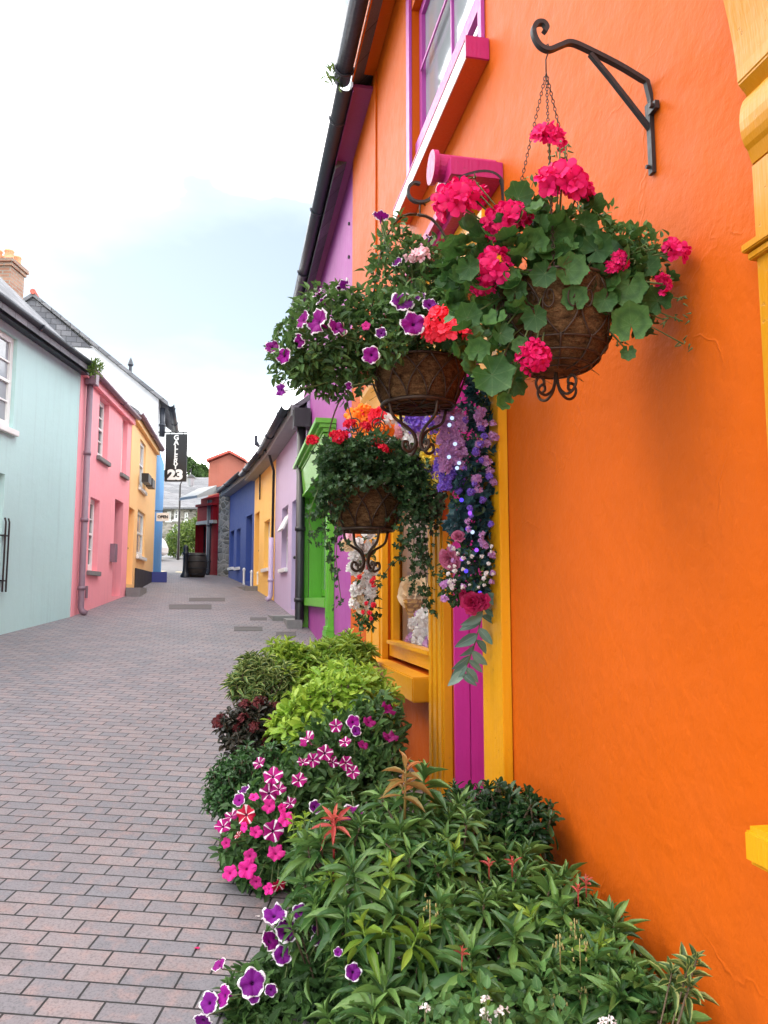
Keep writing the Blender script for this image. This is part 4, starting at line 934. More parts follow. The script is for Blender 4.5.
for (p, q) in ((gw[0] - .30, gw[0] - .02), (gw[1] + .02, gw[1] + .36)):
    mb = MB(); g0 = gz(WX, p) - .1; H.box(mb, p, q, .004, .07, g0, 3.097); H.box(mb, p - .03, q + .03, .004, .1, g0, g0 + .45); H.box(mb, p - .02, q + .02, .004, .09, g0 + .453, g0 + .5)
    for k in range(3): uu = p + (q - p) * (.3 + .2 * k); H.box(mb, uu - .02, uu + .02, .07, .082, g0 + .6, 2.95)
    fixn(mb.build('pilaster', M['green'], sg))
mb = MB()                                                                     # lined reveal
H.box(mb, gw[1] - .035, gw[1] - .002, -.265, .0, gw[2] + .003, gw[3] - .003); H.box(mb, gw[0] + .002, gw[0] + .035, -.265, .0, gw[2] + .003, gw[3] - .003); H.box(mb, gw[0] + .036, gw[1] - .036, -.265, 0, gw[3] - .03, gw[3] - .003)
fixn(mb.build('reveal_boards', M['green'], sg))
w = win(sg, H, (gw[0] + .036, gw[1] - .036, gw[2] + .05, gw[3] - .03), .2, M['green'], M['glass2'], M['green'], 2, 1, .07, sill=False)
mb = MB(); H.box(mb, gw[0] - .01, gw[1] + .01, .004, .085, gw[2] - .09, gw[2] + .03); H.box(mb, gw[0] + .002, gw[1] - .002, -.26, .0, gw[2] + .004, gw[2] + .032); fixn(mb.build('sill', M['green'], sg, bevel=.01))
p = G(302, 643); mb = MB(); H.box(mb, gw[1] - .2, gw[1] + .75, .11, .34, gz(WX, gw[1]) - .2, gz(WX, gw[1]) + .12); fixn(solo(mb, 'door_step', M['greyconc'], 'small dark step at the foot of the green pilaster', 'step', H.W(gw[1] + .3, .2, gz(WX, gw[1]))))
mb = MB(); 
for k in range(6): z = 3.7 + k * .38; mb.lathe(H.W(uB + .28, .01, z), [(.014, -.014), (.014, .014)], 6)
mb.build('wall_nails', M['iron'], rU)

# ------------------------------------------------------------------ the orange house
sw = [ux(436), ux(388), None, 3.02, .10]
zs1 = H.px(425, 684, .13)[1]; sw[2] = zs1
dr = [ux(490.5), ux(452.5), gz(WX, ux(470)) - .05, 3.05, .36]
fwn = [ux(490, 560), ux(414, 560), None, 5.75, .1]
zs2 = H.px(497, 28)[1]; fwn[2] = zs2
uu1 = ux(764, 400, .022); nw = [-.4, uu1 - .24, H.px(742, 823, .085)[1], H.px(752, 165, .02)[1], .1]
rO = thing('orange_house', 'bright orange rendered house with yellow shopfront trim that fills the right side', 'house', (WX, 2.5, gz(WX, 2.5)))
mb = MB(); facade(mb, H, -5, uB - .004, gz(WX, -5) - .5, ZO, [sw, dr, fwn, nw], .1); shell(mb, H, -5, uB - .004, gz(WX, -5) - .5, ZO, 6, 38); fixn(mb.build('wall', M['orange'], rO))
mb = MB(); roof(mb, H, -5, uB, ZO, 6, 38, .2, .08, -.01); fixn(mb.build('roof', M['slate'], rO))
gutter(H, rO, -5, uB - 1.17, ZE + .03, .3, .08, M['gutter'])
mb = MB(); H.box(mb, -5, uB - 1.22, .004, .2, ZO - .07, ZO - .04); H.box(mb, -5, uB - 1.22, .202, .214, ZE - .02, ZO); fixn(mb.build('eave_board', M['orange'], rO))
mb = MB(); H.box(mb, ux(377, 300), uB - .008, .002, .016, gz(WX, uB), ZO - .1); fixn(mb.build('corner_strip', M['orange'], rO))
# first floor sash window
w = win(rO, H, fwn, .055, M['lilac_frame'], M['glass2'], M['magenta'], 2, 1, .07, sill=False)  # pale pane colour stands in for bright sky reflected in this sash
mb = MB()
for a, b, c, d in ((fwn[1] - .004, fwn[1] + .09, zs2, 5.9), (fwn[0] - .05, fwn[0] + .004, zs2, 5.9)): H.box(mb, a, b, .003, .022, c, d)
zm = fwn[2] + .42; H.box(mb, fwn[0] + .02, fwn[1] - .02, -.054, -.02, zm - .05, zm + .05); zm = fwn[2] + 1.0; H.box(mb, fwn[0] + .07, fwn[1] - .07, -.054, -.044, zm - .012, zm + .012)
fixn(mb.build('architrave', M['lilac_frame'], rO))
s0, s1 = ux(497, 560), ux(411, 560)
zb = H.px(472, 45, .115)[1]
mb = MB(); H.box(mb, s0, s1, .003, .112, zb, zs2 + .012); fixn(mb.build('sill', M['orange_gloss'], rO)); mb = MB(); H.box(mb, s0, s1, .1125, .118, zb + .002, zs2 + .012); fixn(mb.build('sill_front_glare', M['white'], rO))  # white front face paints in the sky glare on the magenta gloss
mb = MB(); H.box(mb, s0 - .014, s0 - .001, .003, .122, zb - .002, zs2 + .016); H.box(mb, s0 - .012, s1, .003, .121, zs2 + .0165, zs2 + .03); fixn(mb.build('sill_cap', M['magenta'], rO))
# second window just out of frame on the right: sill and surround
nz = PY(742, 828, 1.62); u_s = ux(742, 840, .085)
zs3 = H.px(745, 818, .08)[1]; zs4 = H.px(743, 858, .08)[1]
zs3, zs4 = H.px(742, 823, .085)[1], H.px(742, 862, .085)[1]; mb = MB(); H.box(mb, -.6, u_s, .003, .085, zs4, zs3 - .004); fixn(mb.build('window_sill', M['yellow'], rO, bevel=.012))

def pilaster(root, u0, u1, n, z0, z1, mat, flutes=0, cap=None):
    mb = MB(); H.box(mb, u0, u1, .003, n, z0, z1)
    if flutes:
        for k in range(flutes): uu = u0 + (u1 - u0) * (k + .5) / flutes; H.box(mb, uu - (u1 - u0) * .17 / flutes * 1.6, uu + (u1 - u0) * .17 / flutes * 1.6, n, n + .010, z0 + .12, z1 - .1)
    if cap: H.box(mb, u0 - .012, u1 + .012, .003, n + .014, cap - .018, cap); H.box(mb, u0 - .02, u1 + .02, .003, n + .024, cap + .002, cap + .022)
    return fixn(mb.build('pilaster', mat, root, bevel=.003))
def console(root, u0, u1, zb, k, mat, kn=None):       # scrolled bracket, profile in (n, z)
    pr = [(.003, 0), (.03, 0)]
    for a in np.linspace(-1.2, 1.5, 10): pr.append((.03 * k + .052 * k * math.cos(a), .10 * k + .07 * k * math.sin(a)))
    for t in np.linspace(0, 1, 12): pr.append((.03 * k + (.05 + .12 * t ** 1.7) * k, (.20 + .36 * t) * k))
    pr += [(.22 * k, .60 * k), (.22 * k, .70 * k), (.003, .70 * k)]
    kn = (kn or k) / k; pr = [(max(.003, n * kn), z) for n, z in pr]
    mb = MB(); P = [H.W(u0, n, zb + z) for n, z in pr]; mb.prism(P, np.array((0, u1 - u0, 0)))
    for uu in ((u0 + .02, u1 - .02) if kn > .9 else ()): mb.tube([H.W(uu - .012, .04 * k * kn, zb + .10 * k), H.W(uu + .012, .04 * k * kn, zb + .10 * k)], .062 * min(k, k * kn), 16)
    return fixn(mb.build('console', mat, root, bevel=.004))
shop = thing('yellow_shopfront', 'golden yellow wooden shopfront with window, fluted pilasters and purple door recess', 'shopfront', H.W(4.6, 0, gz(WX, 4.6)))
un0, un1 = ux(511), ux(491)
pilaster(shop, un0, un1, .045, gz(WX, un0) - .05, 2.95, M['yellow'])
uf0, uf1 = ux(452), ux(437)
pilaster(shop, uf0, uf1, .05, gz(WX, uf0) - .05, 3.06, M['yellow'], 3)
ul0, ul1 = ux(388.5), ux(372)
pilaster(shop, ul0, ul1, .05, gz(WX, ul0) - .05, 2.95, M['yellow'], 2)
for a, b in ((un0 - .01, un1 + .01), (ul0 - .01, ul1 + .01)): console(shop, a, b, 2.953, .5, M['yellow'])
for a, b in ((un0, un1), (ul0, ul1)):
    c = (a + b) / 2; z = H.px(433, 167, .3)[1]
    mb = MB(); mb.tube([H.W(c, .004, z), H.W(c, .285, z)], .062, 20); mb.tube([H.W(c, .286, z), H.W(c, .31, z)], .078, 28); H.box(mb, a - .004, b + .004, .004, .25, z - .10, z - .02)
    fixn(mb.build('console_roll', M['magenta'], shop))
mb = MB(); H.box(mb, un1 + .012, ul0 - .012, .004, .07, 3.07, 3.46); fixn(mb.build('fascia', M['yellow'], shop))
mb = MB(); H.box(mb, un1 + .03, ul0 - .03, .004, .13, 3.463, 3.50); H.box(mb, un1 + .03, ul0 - .03, .004, .18, 3.503, 3.55); fixn(mb.build('cornice', M['magenta'], shop))
sf = (sw[0] + .003, sw[1] - .003, sw[2] + .03, sw[3] - .003)
w = win(shop, H, (sf[0], sf[1], sf[2], sf[3]), .02, M['yellow'], M['clear'], M['yellow'], 1, 1, .09, sill=False)
mb = MB(); H.box(mb, sf[0] + .09, sf[1] - .09, -.02, .03, sf[2] + .1, sf[2] + .125); H.box(mb, sf[0] + .02, sf[1] - .02, -.018, -.006, sf[2] + .004, sf[2] + .09); fixn(mb.build('bottom_rail', M['yellow'], w))
us0, us1 = ux(435, 690), ux(366, 660, .13)
zsb = H.px(413, 703, .13)[1]
mb = MB(); H.box(mb, us0 + .01, us1, .003, .135, zsb, zs1 + .006); fixn(mb.build('sill', M['yellow'], shop, bevel=.008))
# purple boarded door recess
mb = MB(); dd = .35; nb = 4
for s_, uu in ((1, dr[1]), (-1, dr[0])):
    for k in range(nb):
        a, b = -dd * k / nb - .002, -dd * (k + 1) / nb + .002
        q0, q1 = (uu - .022, uu - .002) if s_ > 0 else (uu + .002, uu + .022)
        H.box(mb, q0, q1, b, a, dr[2] + .01, dr[3] - .003)
fixn(mb.build('recess_boards', M['violet'], shop, bevel=.002))
door(shop, H, (dr[0] + .025, dr[1] - .025, dr[2] + .01, dr[3]), .29, M['violet'])
# shop interior (a shallow display behind the glass)
mb = MB(); u0, u1, z0 = sw[0] + .01, sw[1] - .01, sw[2] + .10
H.box(mb, u0, u1, -.95, -.93, z0, sw[3]); H.box(mb, u0, u1, -.93, -.09, z0 - .03, z0); H.box(mb, u0, u0 + .02, -.93, -.11, z0, sw[3]); H.box(mb, u1 - .02, u1, -.93, -.11, z0, sw[3]); fixn(mb.build('display_box', M['interior'], shop))
# near yellow shopfront at the right edge
win(rO, H, nw, .05, M['yellow'], M['glass'], M['yellow'], 2, 2, .09, sill=False)
sh2 = thing('yellow_console_pilaster', 'ochre yellow pilaster with scrolled console at the right edge of the photo', 'pilaster', H.W(1.6, 0, gz(WX, 1.6)))
uu1 = ux(764, 400, .022); zc = H.px(752, 165, .02)[1]
pilaster(sh2, uu1 - .2, uu1, .022, zs3 + .003, zc - .003, M['ochre'], 0, H.px(750, 262)[1])
console(sh2, uu1 - .2, uu1 + .006, zc, 1.0, M['ochre'], .55)

# ------------------------------------------------------------------ wall brackets and hanging baskets
ub = ux(652, 105)
def pyc(pts, Y): return [PY(x, y, Y) for x, y in pts]
r_ = thing('wall_bracket', 'black wrought iron bracket with diagonal strut on bare orange wall, holding the geranium basket', 'bracket', H.W(ub, 0, H.px(655, 174)[1]), 'iron basket brackets')
mb = MB(); Yb = ub
zt, zbm = H.px(652, 96)[1], H.px(655, 174)[1]
mb.bar([H.W(Yb, .008, zbm), H.W(Yb, .008, H.px(654, 135)[1]), H.W(Yb, .012, H.px(652, 105)[1])], .022, .012, (0, 1, 0))
arm = pyc([(652, 135), (651, 101), (646.5, 82), (620, 66), (590.7, 51), (571.5, 43), (560, 46), (549, 50), (540, 46), (534.5, 37), (533.5, 29), (537, 23.5), (543, 23), (546.5, 28), (544, 32)], Yb)
mb.bar(arm[:2] + sm(arm[2:]), .017, .013, (0, 1, 0)); mb.build('arm', M['iron'], r_)
mb = MB(); mb.bar(pyc([(590, 54), (610, 78), (635, 110), (652, 132)], Yb), .014, .012, (0, 1, 0)); mb.build('strut', M['iron'], r_)
mb = MB(); lz = H.px(659, 106)[1]; H.box(mb, Yb - .045, Yb - .004, .004, .018, lz - .012, lz + .012); mb.tube([H.W(Yb - .034, .019, lz), H.W(Yb - .034, .03, lz)], .008, 8)
mb.tube([H.W(Yb, .016, zbm + .02), H.W(Yb, .027, zbm + .02)], .006, 8); fixn(mb.build('fixing_lug', M['iron'], r_))
ub2 = ux(503, 178)
r_ = thing('wall_bracket', 'black iron bracket ending in an open scroll, above the middle basket beside the magenta console', 'bracket', H.W(ub2, 0, H.px(503, 210)[1]), 'iron basket brackets')
mb = MB(); mb.bar(sm(pyc([(503, 240), (503, 190), (497, 176), (482, 172), (462, 177), (446, 186), (434, 196), (424, 202), (414, 201), (408.5, 195), (409, 187), (414, 183), (420, 184)], ub2)), .02, .012, (0, 1, 0)); mb.build('arm', M['iron'], r_)
ub3 = ux(437, 330)
r_ = thing('wall_bracket', 'black iron bracket holding the lowest basket, hidden behind the middle basket', 'bracket', H.W(ub3, 0, 2.5), 'iron basket brackets')
c3 = D(366, 470, 4.4); hk3 = D(372, 372, 4.4)
mb = MB(); mb.bar([H.W(c3[1], .008, hk3[2] - .3), H.W(c3[1], .008, hk3[2] + .02), H.W(c3[1], .2, hk3[2] + .06), tuple(hk3 + ZUP * .03), tuple(hk3 + np.array((-.04, 0, .07)))], .02, .012, (0, 1, 0)); mb.build('arm', M['iron'], r_)

def chain(mb, a, b, ln=.014, r=.0013):
    a, b = np.asarray(a), np.asarray(b); d = b - a; n = max(3, int(np.linalg.norm(d) / (ln * .8))); t = nrm(d); s1 = nrm(np.cross(t, (.3, 1, .2))); s2 = np.cross(t, s1)
    for i in range(n):
        c = a + d * (i + .5) / n; s = s1 if i % 2 else s2
        mb.tube([c + t * ln * .5 * math.cos(q) + s * ln * .27 * math.sin(q) for q in np.linspace(0, 2 * PI, 9)], r, 4, False)
def spiral(mb, c, ax, az, r0, turns, r, sgn=1, k=22):   # small scroll in the plane of ax, az
    P = []
    for t in np.linspace(0, 1, k):
        rr = r0 * (1 - .85 * t); an = turns * 2 * PI * t * sgn; P.append(np.asarray(c) + ax * (rr * math.cos(an) - r0) + az * rr * math.sin(an))
    mb.tube(P, r, 5)
def basket(label, c, R, dep, Rb, hook, kind, group):
    c = np.asarray(c); r_ = thing('hanging_basket', label, 'basket', c - ZUP * dep, group)
    prof = []
    for t in np.linspace(0, 1, 12):
        if kind == 'round': rr = R * math.cos(t * PI / 2 * .93) ** .62; z = -dep * math.sin(t * PI / 2)
        else: rr = Rb + (R - Rb) * (1 - t) ** .8; z = -dep * t
        prof.append((rr * .955, z))
    mb = MB(); mb.lathe(c, [(R * .90, .0), (R * .93, .012)] + prof + [(.001, -dep)], 56, .05)
    for i in range(260):
        q = rng.uniform(0, 6.283); t = rng.choice([0, rng.uniform(0, .9)]); j_ = int(t * 11); rr, z = prof[j_]; p_ = c + np.array((rr * math.cos(q), rr * math.sin(q), z)); o_ = np.array((math.cos(q), math.sin(q), 0))
        mb.tube([p_, p_ + o_ * rng.uniform(.002, .010) + rng.normal(size=3) * .010, p_ + o_ * rng.uniform(.0, .012) + rng.normal(size=3) * .022], .0009, 3)
    mb.build('coir_liner', M['coir'], r_, True)
    mb = MB(); mb.lathe(c, [(R * .9, -.02), (R * .5, .01), (.001, .02)], 24); mb.build('soil', M['earth'], r_, True)
    mb = MB(); w = .0035 * (R / .2)
    ring = lambda rr, z, rad: mb.tube([c + np.array((rr * math.cos(q), rr * math.sin(q), z)) for q in np.linspace(0, 2 * PI, 37)], rad, 5, False)
    ring(R, .005, w * 1.5)
    def rz(t):
        if kind == 'round': return R * math.cos(t * PI / 2 * .93) ** .62 * 1.0, -dep * math.sin(t * PI / 2)
        return Rb + (R - Rb) * (1 - t) ** .8, -dep * t
    def sp(q, t, o=1.01): rr, z = rz(t); return c + np.array((rr * o * math.cos(q), rr * o * math.sin(q), z))
    nm = 10
    if kind == 'round':
        for t in (.52, .66, .8, .93): ring(rz(t)[0] * 1.01, rz(t)[1], w)
        for i in range(nm):
            q = 2 * PI * i / nm
            mb.tube([sp(q, t) for t in np.linspace(.5, 1, 9)], w, 5)
            for s in (-1, 1):      # heart scrolls between the ribs
                mb.tube([sp(q + s * (.02 + .27 * math.sin(t * PI * .95)), .04 + .48 * (1 - t)) for t in np.linspace(0, 1, 14)], w * .9, 5)
                mb.tube([sp(q + s * (.29 - .11 + .11 * math.cos(a) * (1 - a / 9)), .20 + .10 * math.sin(a) * (1 - a / 9)) for a in np.linspace(0, 7.5, 20)], w * .8, 5)
    else:
        ring(Rb * 1.02, -dep - .004, w * 2.2); ring(Rb * .6, -dep - .006, w)
        for i in range(12):
            q = 2 * PI * i / 12
            mb.tube([c + np.array((Rb * math.cos(q), Rb * math.sin(q), -dep - .006)), c + np.array((.01 * math.cos(q), .01 * math.sin(q), -dep - .006))], w, 5)
            for s in (-1, 1): mb.tube([sp(q + s * .52 * (t ** 1.6), 1 - t, 1.015) for t in np.linspace(0, 1, 10)], w, 5)
    mb.build('wire_frame', M['rusty'], r_, True)
    mb = MB(); zb = c - ZUP * (dep + .004); k = R / .17
    for i in range(4):
        q = 2 * PI * i / 4 + .35; ax = np.array((math.cos(q), math.sin(q), 0))
        if kind == 'round':
            mb.tube(sm([zb + ax * x_ * k * 1.35 - ZUP * y_ * k * 1.25 for x_, y_ in ((0, -.01), (.004, .02), (.012, .04), (.03, .053), (.048, .047), (.056, .03), (.048, .016), (.036, .018), (.034, .029), (.041, .032))]), .0042 * k, 6)
        else:
            mb.tube(sm([zb + ax * Rb * .95, zb + ax * Rb * .8 - ZUP * .05 * k, zb + ax * Rb * .28 - ZUP * .085 * k, zb + ax * .012 * k - ZUP * .12 * k, zb + ax * .018 * k - ZUP * .145 * k, zb + ax * .04 * k - ZUP * .162 * k, zb + ax * .062 * k - ZUP * .15 * k, zb + ax * .06 * k - ZUP * .13 * k, zb + ax * .045 * k - ZUP * .13 * k, zb + ax * .045 * k - ZUP * .142 * k]), .0055 * k, 6)
    mb.build('finial', M['rusty'], r_, True)
    hook = np.asarray(hook)
    if kind == 'round':
        for q in (2.6, 4.3, .25):
            mb = MB(); chain(mb, hook - ZUP * .07, c + np.array((R * math.cos(q), R * math.sin(q), .008))); mb.build('chain', M['rusty'], r_, True)
        mb = MB(); mb.tube([hook + ZUP * .012, hook + np.array((.008, 0, .02)), hook + np.array((.012, 0, .005)), hook - ZUP * .03, hook - ZUP * .075], .0022, 5); mb.build('hook', M['rusty'], r_, True)
    else:
        mb = MB(); ax = np.array((1., 0, 0)) if kind == 'bow' else nrm(np.array((RT[0], RT[1], 0)))
        for s in (-1, 1):
            hgt = hook[2] - c[2] - .05; mb.bar([c + ax * s * R * math.cos(t) ** .75 + ZUP * hgt * math.sin(t) for t in np.linspace(0, PI / 2 - .001, 16)], .016, .007, np.cross(ax, ZUP))
        mb.tube([hook - ZUP * .055, hook + np.array((.0, 0, .0)), hook + np.array((.012, 0, .014)), hook + np.array((.024, 0, .0))], .004, 6)
        if kind == 'scroll':
            for s in (-1, 1):
                spiral(mb, c + ax * s * R * .45 + ZUP * hgt * .62, ax * s, ZUP, .045, 1.4, .004, 1); spiral(mb, c + ax * s * .02 + ZUP * hgt * .60, ax * s, ZUP, -.05, 1.4, .004, 1)
                mb.tube([c + ax * s * R * .97 + ZUP * hgt * .28, c + ax * s * R * .6 + ZUP * hgt * .42, c + ax * s * .02 + ZUP * hgt * .45], .004, 5)
                mb.tube([c + ax * s * .02 + ZUP * hgt * .45, c + ax * s * R * .3 + ZUP * hgt * .62, c + ax * s * R * .5 + ZUP * hgt * .9], .004, 5)
        mb.build('hoop_handle', M['rusty'], r_, True)
    return r_
BG = 'coir lined wire hanging baskets'
c1 = D(554, 294, 2.15); k1 = PY(545.5, 50, Yb)
basket('rounded wire basket on three chains, nearest of the baskets, planted with pink geraniums', c1, .168, .225, .05, k1, 'round', BG)
c2 = D(418, 368, 3.35); k2 = PY(420, 205, ub2)
basket('flat bottomed wire basket in the middle, planted with white edged petunias', c2, .215, .165, .155, k2, 'bow', BG)
c3 = D(366, 492, 4.4)
basket('lowest and farthest wire basket, hanging from a scrolled hoop and planted with dark ivy', c3, .245, .215, .155, hk3, 'scroll', BG)

# ------------------------------------------------------------------ basket plants
def E(px, py, d, rx, ry, rd=None):
    k = d / F; return D(px, py, d), (rx * k, (rd if rd else (rx + ry) / 2) * k, ry * k)
def stemto(mb, a, b, r=.0025, sag=.03):
    a, b = np.asarray(a), np.asarray(b); m = (a + b) / 2 + ZUP * sag; mb.tube([a, m, b], [r * 1.3, r, r * .8], 5)
def fit(p, m=.03):
    p = np.array(p); p[0] = min(p[0], WX - m); return p
# pink geranium
r_ = thing('geranium_plant', 'trailing geranium with hot pink flower heads in the nearest basket', 'plant', c1)
fol, st = MB(), MB()
for (e, n) in ((E(530, 262, 2.12, 62, 52), 70), (E(590, 272, 2.14, 62, 48), 75), (E(640, 285, 2.13, 48, 40), 55), (E(495, 300, 2.08, 44, 62), 60), (E(550, 235, 2.16, 50, 40), 40), (E(500, 365, 2.03, 26, 26), 16), (E(470, 275, 2.12, 30, 44), 26), (E(610, 312, 2.1, 46, 26), 30)):
    scatter(fol, *e, int(n * 1.35), .062, GERA, 1.0, .3, .05, .75, .55)
for px, py, s, d in ((518, 198, 36, 2.1), (545, 274, 34, 1.96), (568, 270, 42, 1.97), (596, 250, 40, 2.02), (629, 285, 46, 2.02), (658, 301, 36, 2.04), (631, 325, 50, 2.0), (535, 316, 34, 1.93), (500, 334, 30, 1.97), (492, 375, 52, 1.95), (533, 246, 40, 2.02), (555, 232, 46, 2.05), (463, 270, 34, 2.08), (449, 281, 26, 2.1), (628, 352, 20, 2.02), (575, 300, 34, 1.98), (515, 292, 30, 1.98), (478, 352, 32, 2.0), (605, 300, 30, 2.0), (522, 345, 24, 1.95), (467, 318, 34, 2.02), (540, 210, 30, 2.1), (584, 226, 32, 2.1), (648, 268, 30, 2.06), (505, 402, 22, 1.98)):
    p = D(px, py, d); L_ = s * d / F * .9; dn = nrm(CAM - p + np.array((0, 0, .35)) + rng.normal(size=3) * .3); ax = nrm(np.cross(dn, rng.normal(size=3)))
    fol.leaves(np.array([p]), np.array([ax]), np.array([dn]), L_, L_, GERA); stemto(st, p, c1 + (p - c1) * .3, .0018)
fol.build('foliage', M['geranium'], r_, True)
mb = MB()
for e, n in ((E(610, 240, 2.16, 30, 16), 170), (E(640, 258, 2.14, 42, 26), 320), (E(590, 222, 2.2, 30, 20), 90), (E(532, 195, 2.18, 22, 16), 70)): scatter(mb, *e, n, .026, OVATE, .55, .1, .3, .9, .6)
mb.build('fine_foliage', M['salvia'], r_)
for px, py, s, d in ((549, 138, 42, 2.1), (562, 184, 64, 2.06), (503, 223, 54, 2.05), (455, 202, 60, 2.05), (493, 268, 52, 2.02), (533, 356, 38, 1.95), (620, 260, 24, 2.0), (686, 253, 36, 2.04), (663, 284, 24, 2.0), (583, 270, 13, 1.98), (612, 268, 18, 2.0), (510, 212, 34, 2.1), (475, 200, 34, 2.12), (482, 280, 34, 2.03), (578, 190, 36, 2.1), (522, 220, 26, 2.06), (540, 358, 26, 1.96), (678, 246, 22, 2.06)):
    p = fit(D(px, py, d), .05); place(pick(HEAD['hotpink']), r_, p, face_dir(p, (p - c1) * (1, 1, 1) + ZUP * .05, 1.0), s * d / F * .46, 'flower_head')
    stemto(st, p, c1 + np.array((0, 0, .02)) + (p - c1) * .15, .0022, .02)
for px, py in ((480, 195), (575, 222), (474, 180), (638, 258), (560, 150), (566, 146), (645, 246), (690, 300), (664, 320), (497, 262), (622, 345), (700, 345), (694, 322)):
    p = fit(D(px, py, 2.04)); 
    for k in range(6): q = p + rng.normal(size=3) * .009; mb2 = st.tube([q, q + nrm(rng.normal(size=3) + (0, 0, -.4)) * .016], [.0028, .001], 5)
    stemto(st, p, c1 + (p - c1) * .35, .0016, .02)
st.build('stems', M['stem'], r_, True)
# petunias of the middle basket
r_ = thing('petunia_plant', 'petunia with plum, white edged trumpets spilling to the left of the middle basket', 'plant', c2)
fol, st = MB(), MB()
for e, n in ((E(325, 345, 3.25, 52, 50), 1000), (E(300, 362, 3.2, 34, 28), 350), (E(340, 372, 3.25, 32, 28), 320), (E(370, 330, 3.3, 42, 40), 600), (E(415, 318, 3.2, 50, 32), 640), (E(405, 275, 3.35, 40, 38), 520), (E(395, 240, 3.4, 16, 28), 90), (E(440, 326, 3.2, 44, 28), 480), (E(430, 280, 3.35, 36, 44), 420), (E(390, 350, 3.05, 18, 14), 80), (E(330, 305, 3.3, 36, 18), 240), (E(455, 300, 3.4, 34, 50), 400)):
    scatter(fol, *e, int(n * 1.1), .04, OVATE, .5, .25, .3, 1., .7)
fol.build('foliage', M['petdark'], r_)
hub = c2 + ZUP * .03
for px, py, s, d, k in ((318, 322, 27, 3.0, 'pet_mag'), (337, 328, 21, 3.02, 'pet_mag'), (303, 320, 19, 3.05, 'pet_mag'), (300, 341, 15, 3.05, 'pet_mag'), (272, 347, 15, 3.1, 'pet_mag'), (284, 356, 17, 3.08, 'pet_mag'), (281, 390, 14, 3.05, 'pet_edge'), (343, 285, 15, 3.2, 'pet_edge'), (318, 293, 12, 3.2, 'pet_mag'), (322, 300, 14, 3.15, 'pet_edge'), (402, 302, 24, 3.05, 'pet_edge'), (417, 297, 18, 3.1, 'pet_edge'), (430, 305, 17, 3.02, 'pet_edge'), (413, 324, 25, 2.98, 'pet_mag'), (371, 355, 18, 2.98, 'pet_mag'), (381, 216, 17, 3.3, 'pet_mag'), (366, 326, 9, 3.05, 'pet_pink'), (397, 262, 12, 3.2, 'pet_edge'), (349, 386, 9, 3.1, 'pet_mag'), (381, 333, 12, 3.02, 'pet_edge'), (430, 238, 11, 3.25, 'pet_edge')):
    p = D(px, py, d); nv = face_dir(p, p - c2, 1.1); place(pick(PET[k]), r_, p, nv, s * d / F * .54, 'flower'); stemto(st, p - nv * s * d / F * .4, hub + (p - hub) * .55, .002, -.01)
for px, py in ((381, 216), (395, 240), (350, 290)): stemto(st, D(px, py, 3.3), hub, .003, .02)
st.build('stems', M['stem'], r_, True)
r_ = thing('geranium_plant', 'coral and pale pink geranium growing in the middle basket', 'plant', c2 + np.array((.05, 0, .01)))
st, fol = MB(), MB()
for px, py, s, d, k in ((443, 322, 36, 2.95, 'coral'), (452, 330, 34, 2.93, 'coral'), (434, 332, 24, 2.97, 'coral'), (421, 255, 22, 3.2, 'pinkwhite'), (411, 259, 14, 3.22, 'pinkwhite')):
    p = D(px, py, d); place(pick(HEAD[k]), r_, p, face_dir(p, p - c2, 1.2), s * d / F * .52, 'flower_head'); stemto(st, p, hub, .002, .02)
for e, n in ((E(465, 315, 3.05, 30, 44), 45), (E(480, 345, 3.0, 26, 34), 35), (E(440, 290, 3.2, 30, 30), 30), (E(470, 255, 3.1, 24, 30), 25)): scatter(fol, *e, n, .07, GERA, 1., .3, .05, .75, .6)
fol.build('foliage', M['geranium'], r_, True); st.build('stems', M['stem'], r_, True)
# ivy of the lowest basket
r_ = thing('ivy_plant', 'dark small leaved trailing ivy with a few red flowers in the lowest basket', 'plant', c3)
fol, st = MB(), MB()
for e, n in ((E(372, 460, 4.3, 54, 26), 1050), (E(345, 464, 4.2, 34, 22), 380), (E(410, 476, 4.2, 32, 24), 430), (E(425, 495, 4.2, 24, 26), 380), (E(330, 500, 4.2, 16, 24), 130), (E(350, 484, 4.05, 40, 9), 80)): scatter(fol, *e, n, .05, IVYL, 1., .3, .0, .9, .6)
def trail(pts, d, r, n, jx=5, L=.042, T=IVYL, mb=None, asp=1.):
    P = [D(x, y, d) for x, y in pts]; st.tube(P, r, 5); Q = []
    for i in range(n):
        t = rng.uniform(0, len(P) - 1.001); j = int(t); Q.append(P[j] + (P[j + 1] - P[j]) * (t - j) + rng.normal(size=3) * jx * d / F)
    Q = np.array(Q); dv = nrm(rng.normal(size=(n, 3)) * .8 - ZUP * .6); nv = nrm(rng.normal(size=(n, 3)) * .5 + VIEW); l = L * rng.uniform(.6, 1.2, n)
    k = Q[:, 0] + .03 < WX; (mb or fol).leaves(Q[k], dv[k], nv[k], l[k], l[k] * asp, T)
for pts, n, j in (([(420, 480), (416, 520), (412, 560), (415, 590)], 110, 6), ([(428, 480), (424, 520), (422, 570)], 90, 5), ([(410, 490), (404, 520), (402, 548)], 70, 5), ([(432, 470), (435, 500), (430, 530)], 80, 6), ([(322, 480), (312, 505), (309, 520), (314, 540), (320, 548)], 16, 2), ([(328, 490), (322, 520), (330, 550), (332, 580)], 40, 3), ([(338, 520), (336, 560), (341, 600), (336, 608)], 12, 2), ([(345, 500), (338, 520), (335, 545)], 40, 4), ([(405, 540), (398, 560), (390, 566), (376, 585)], 10, 2)): trail(pts, 4.15, .0025, n, j)
for pts, n, j in (([(422, 540), (425, 570), (428, 600), (430, 612)], 50, 4),): trail(pts, 4.3, .0025, n, j)
fol.build('foliage', M['ivy'], r_)
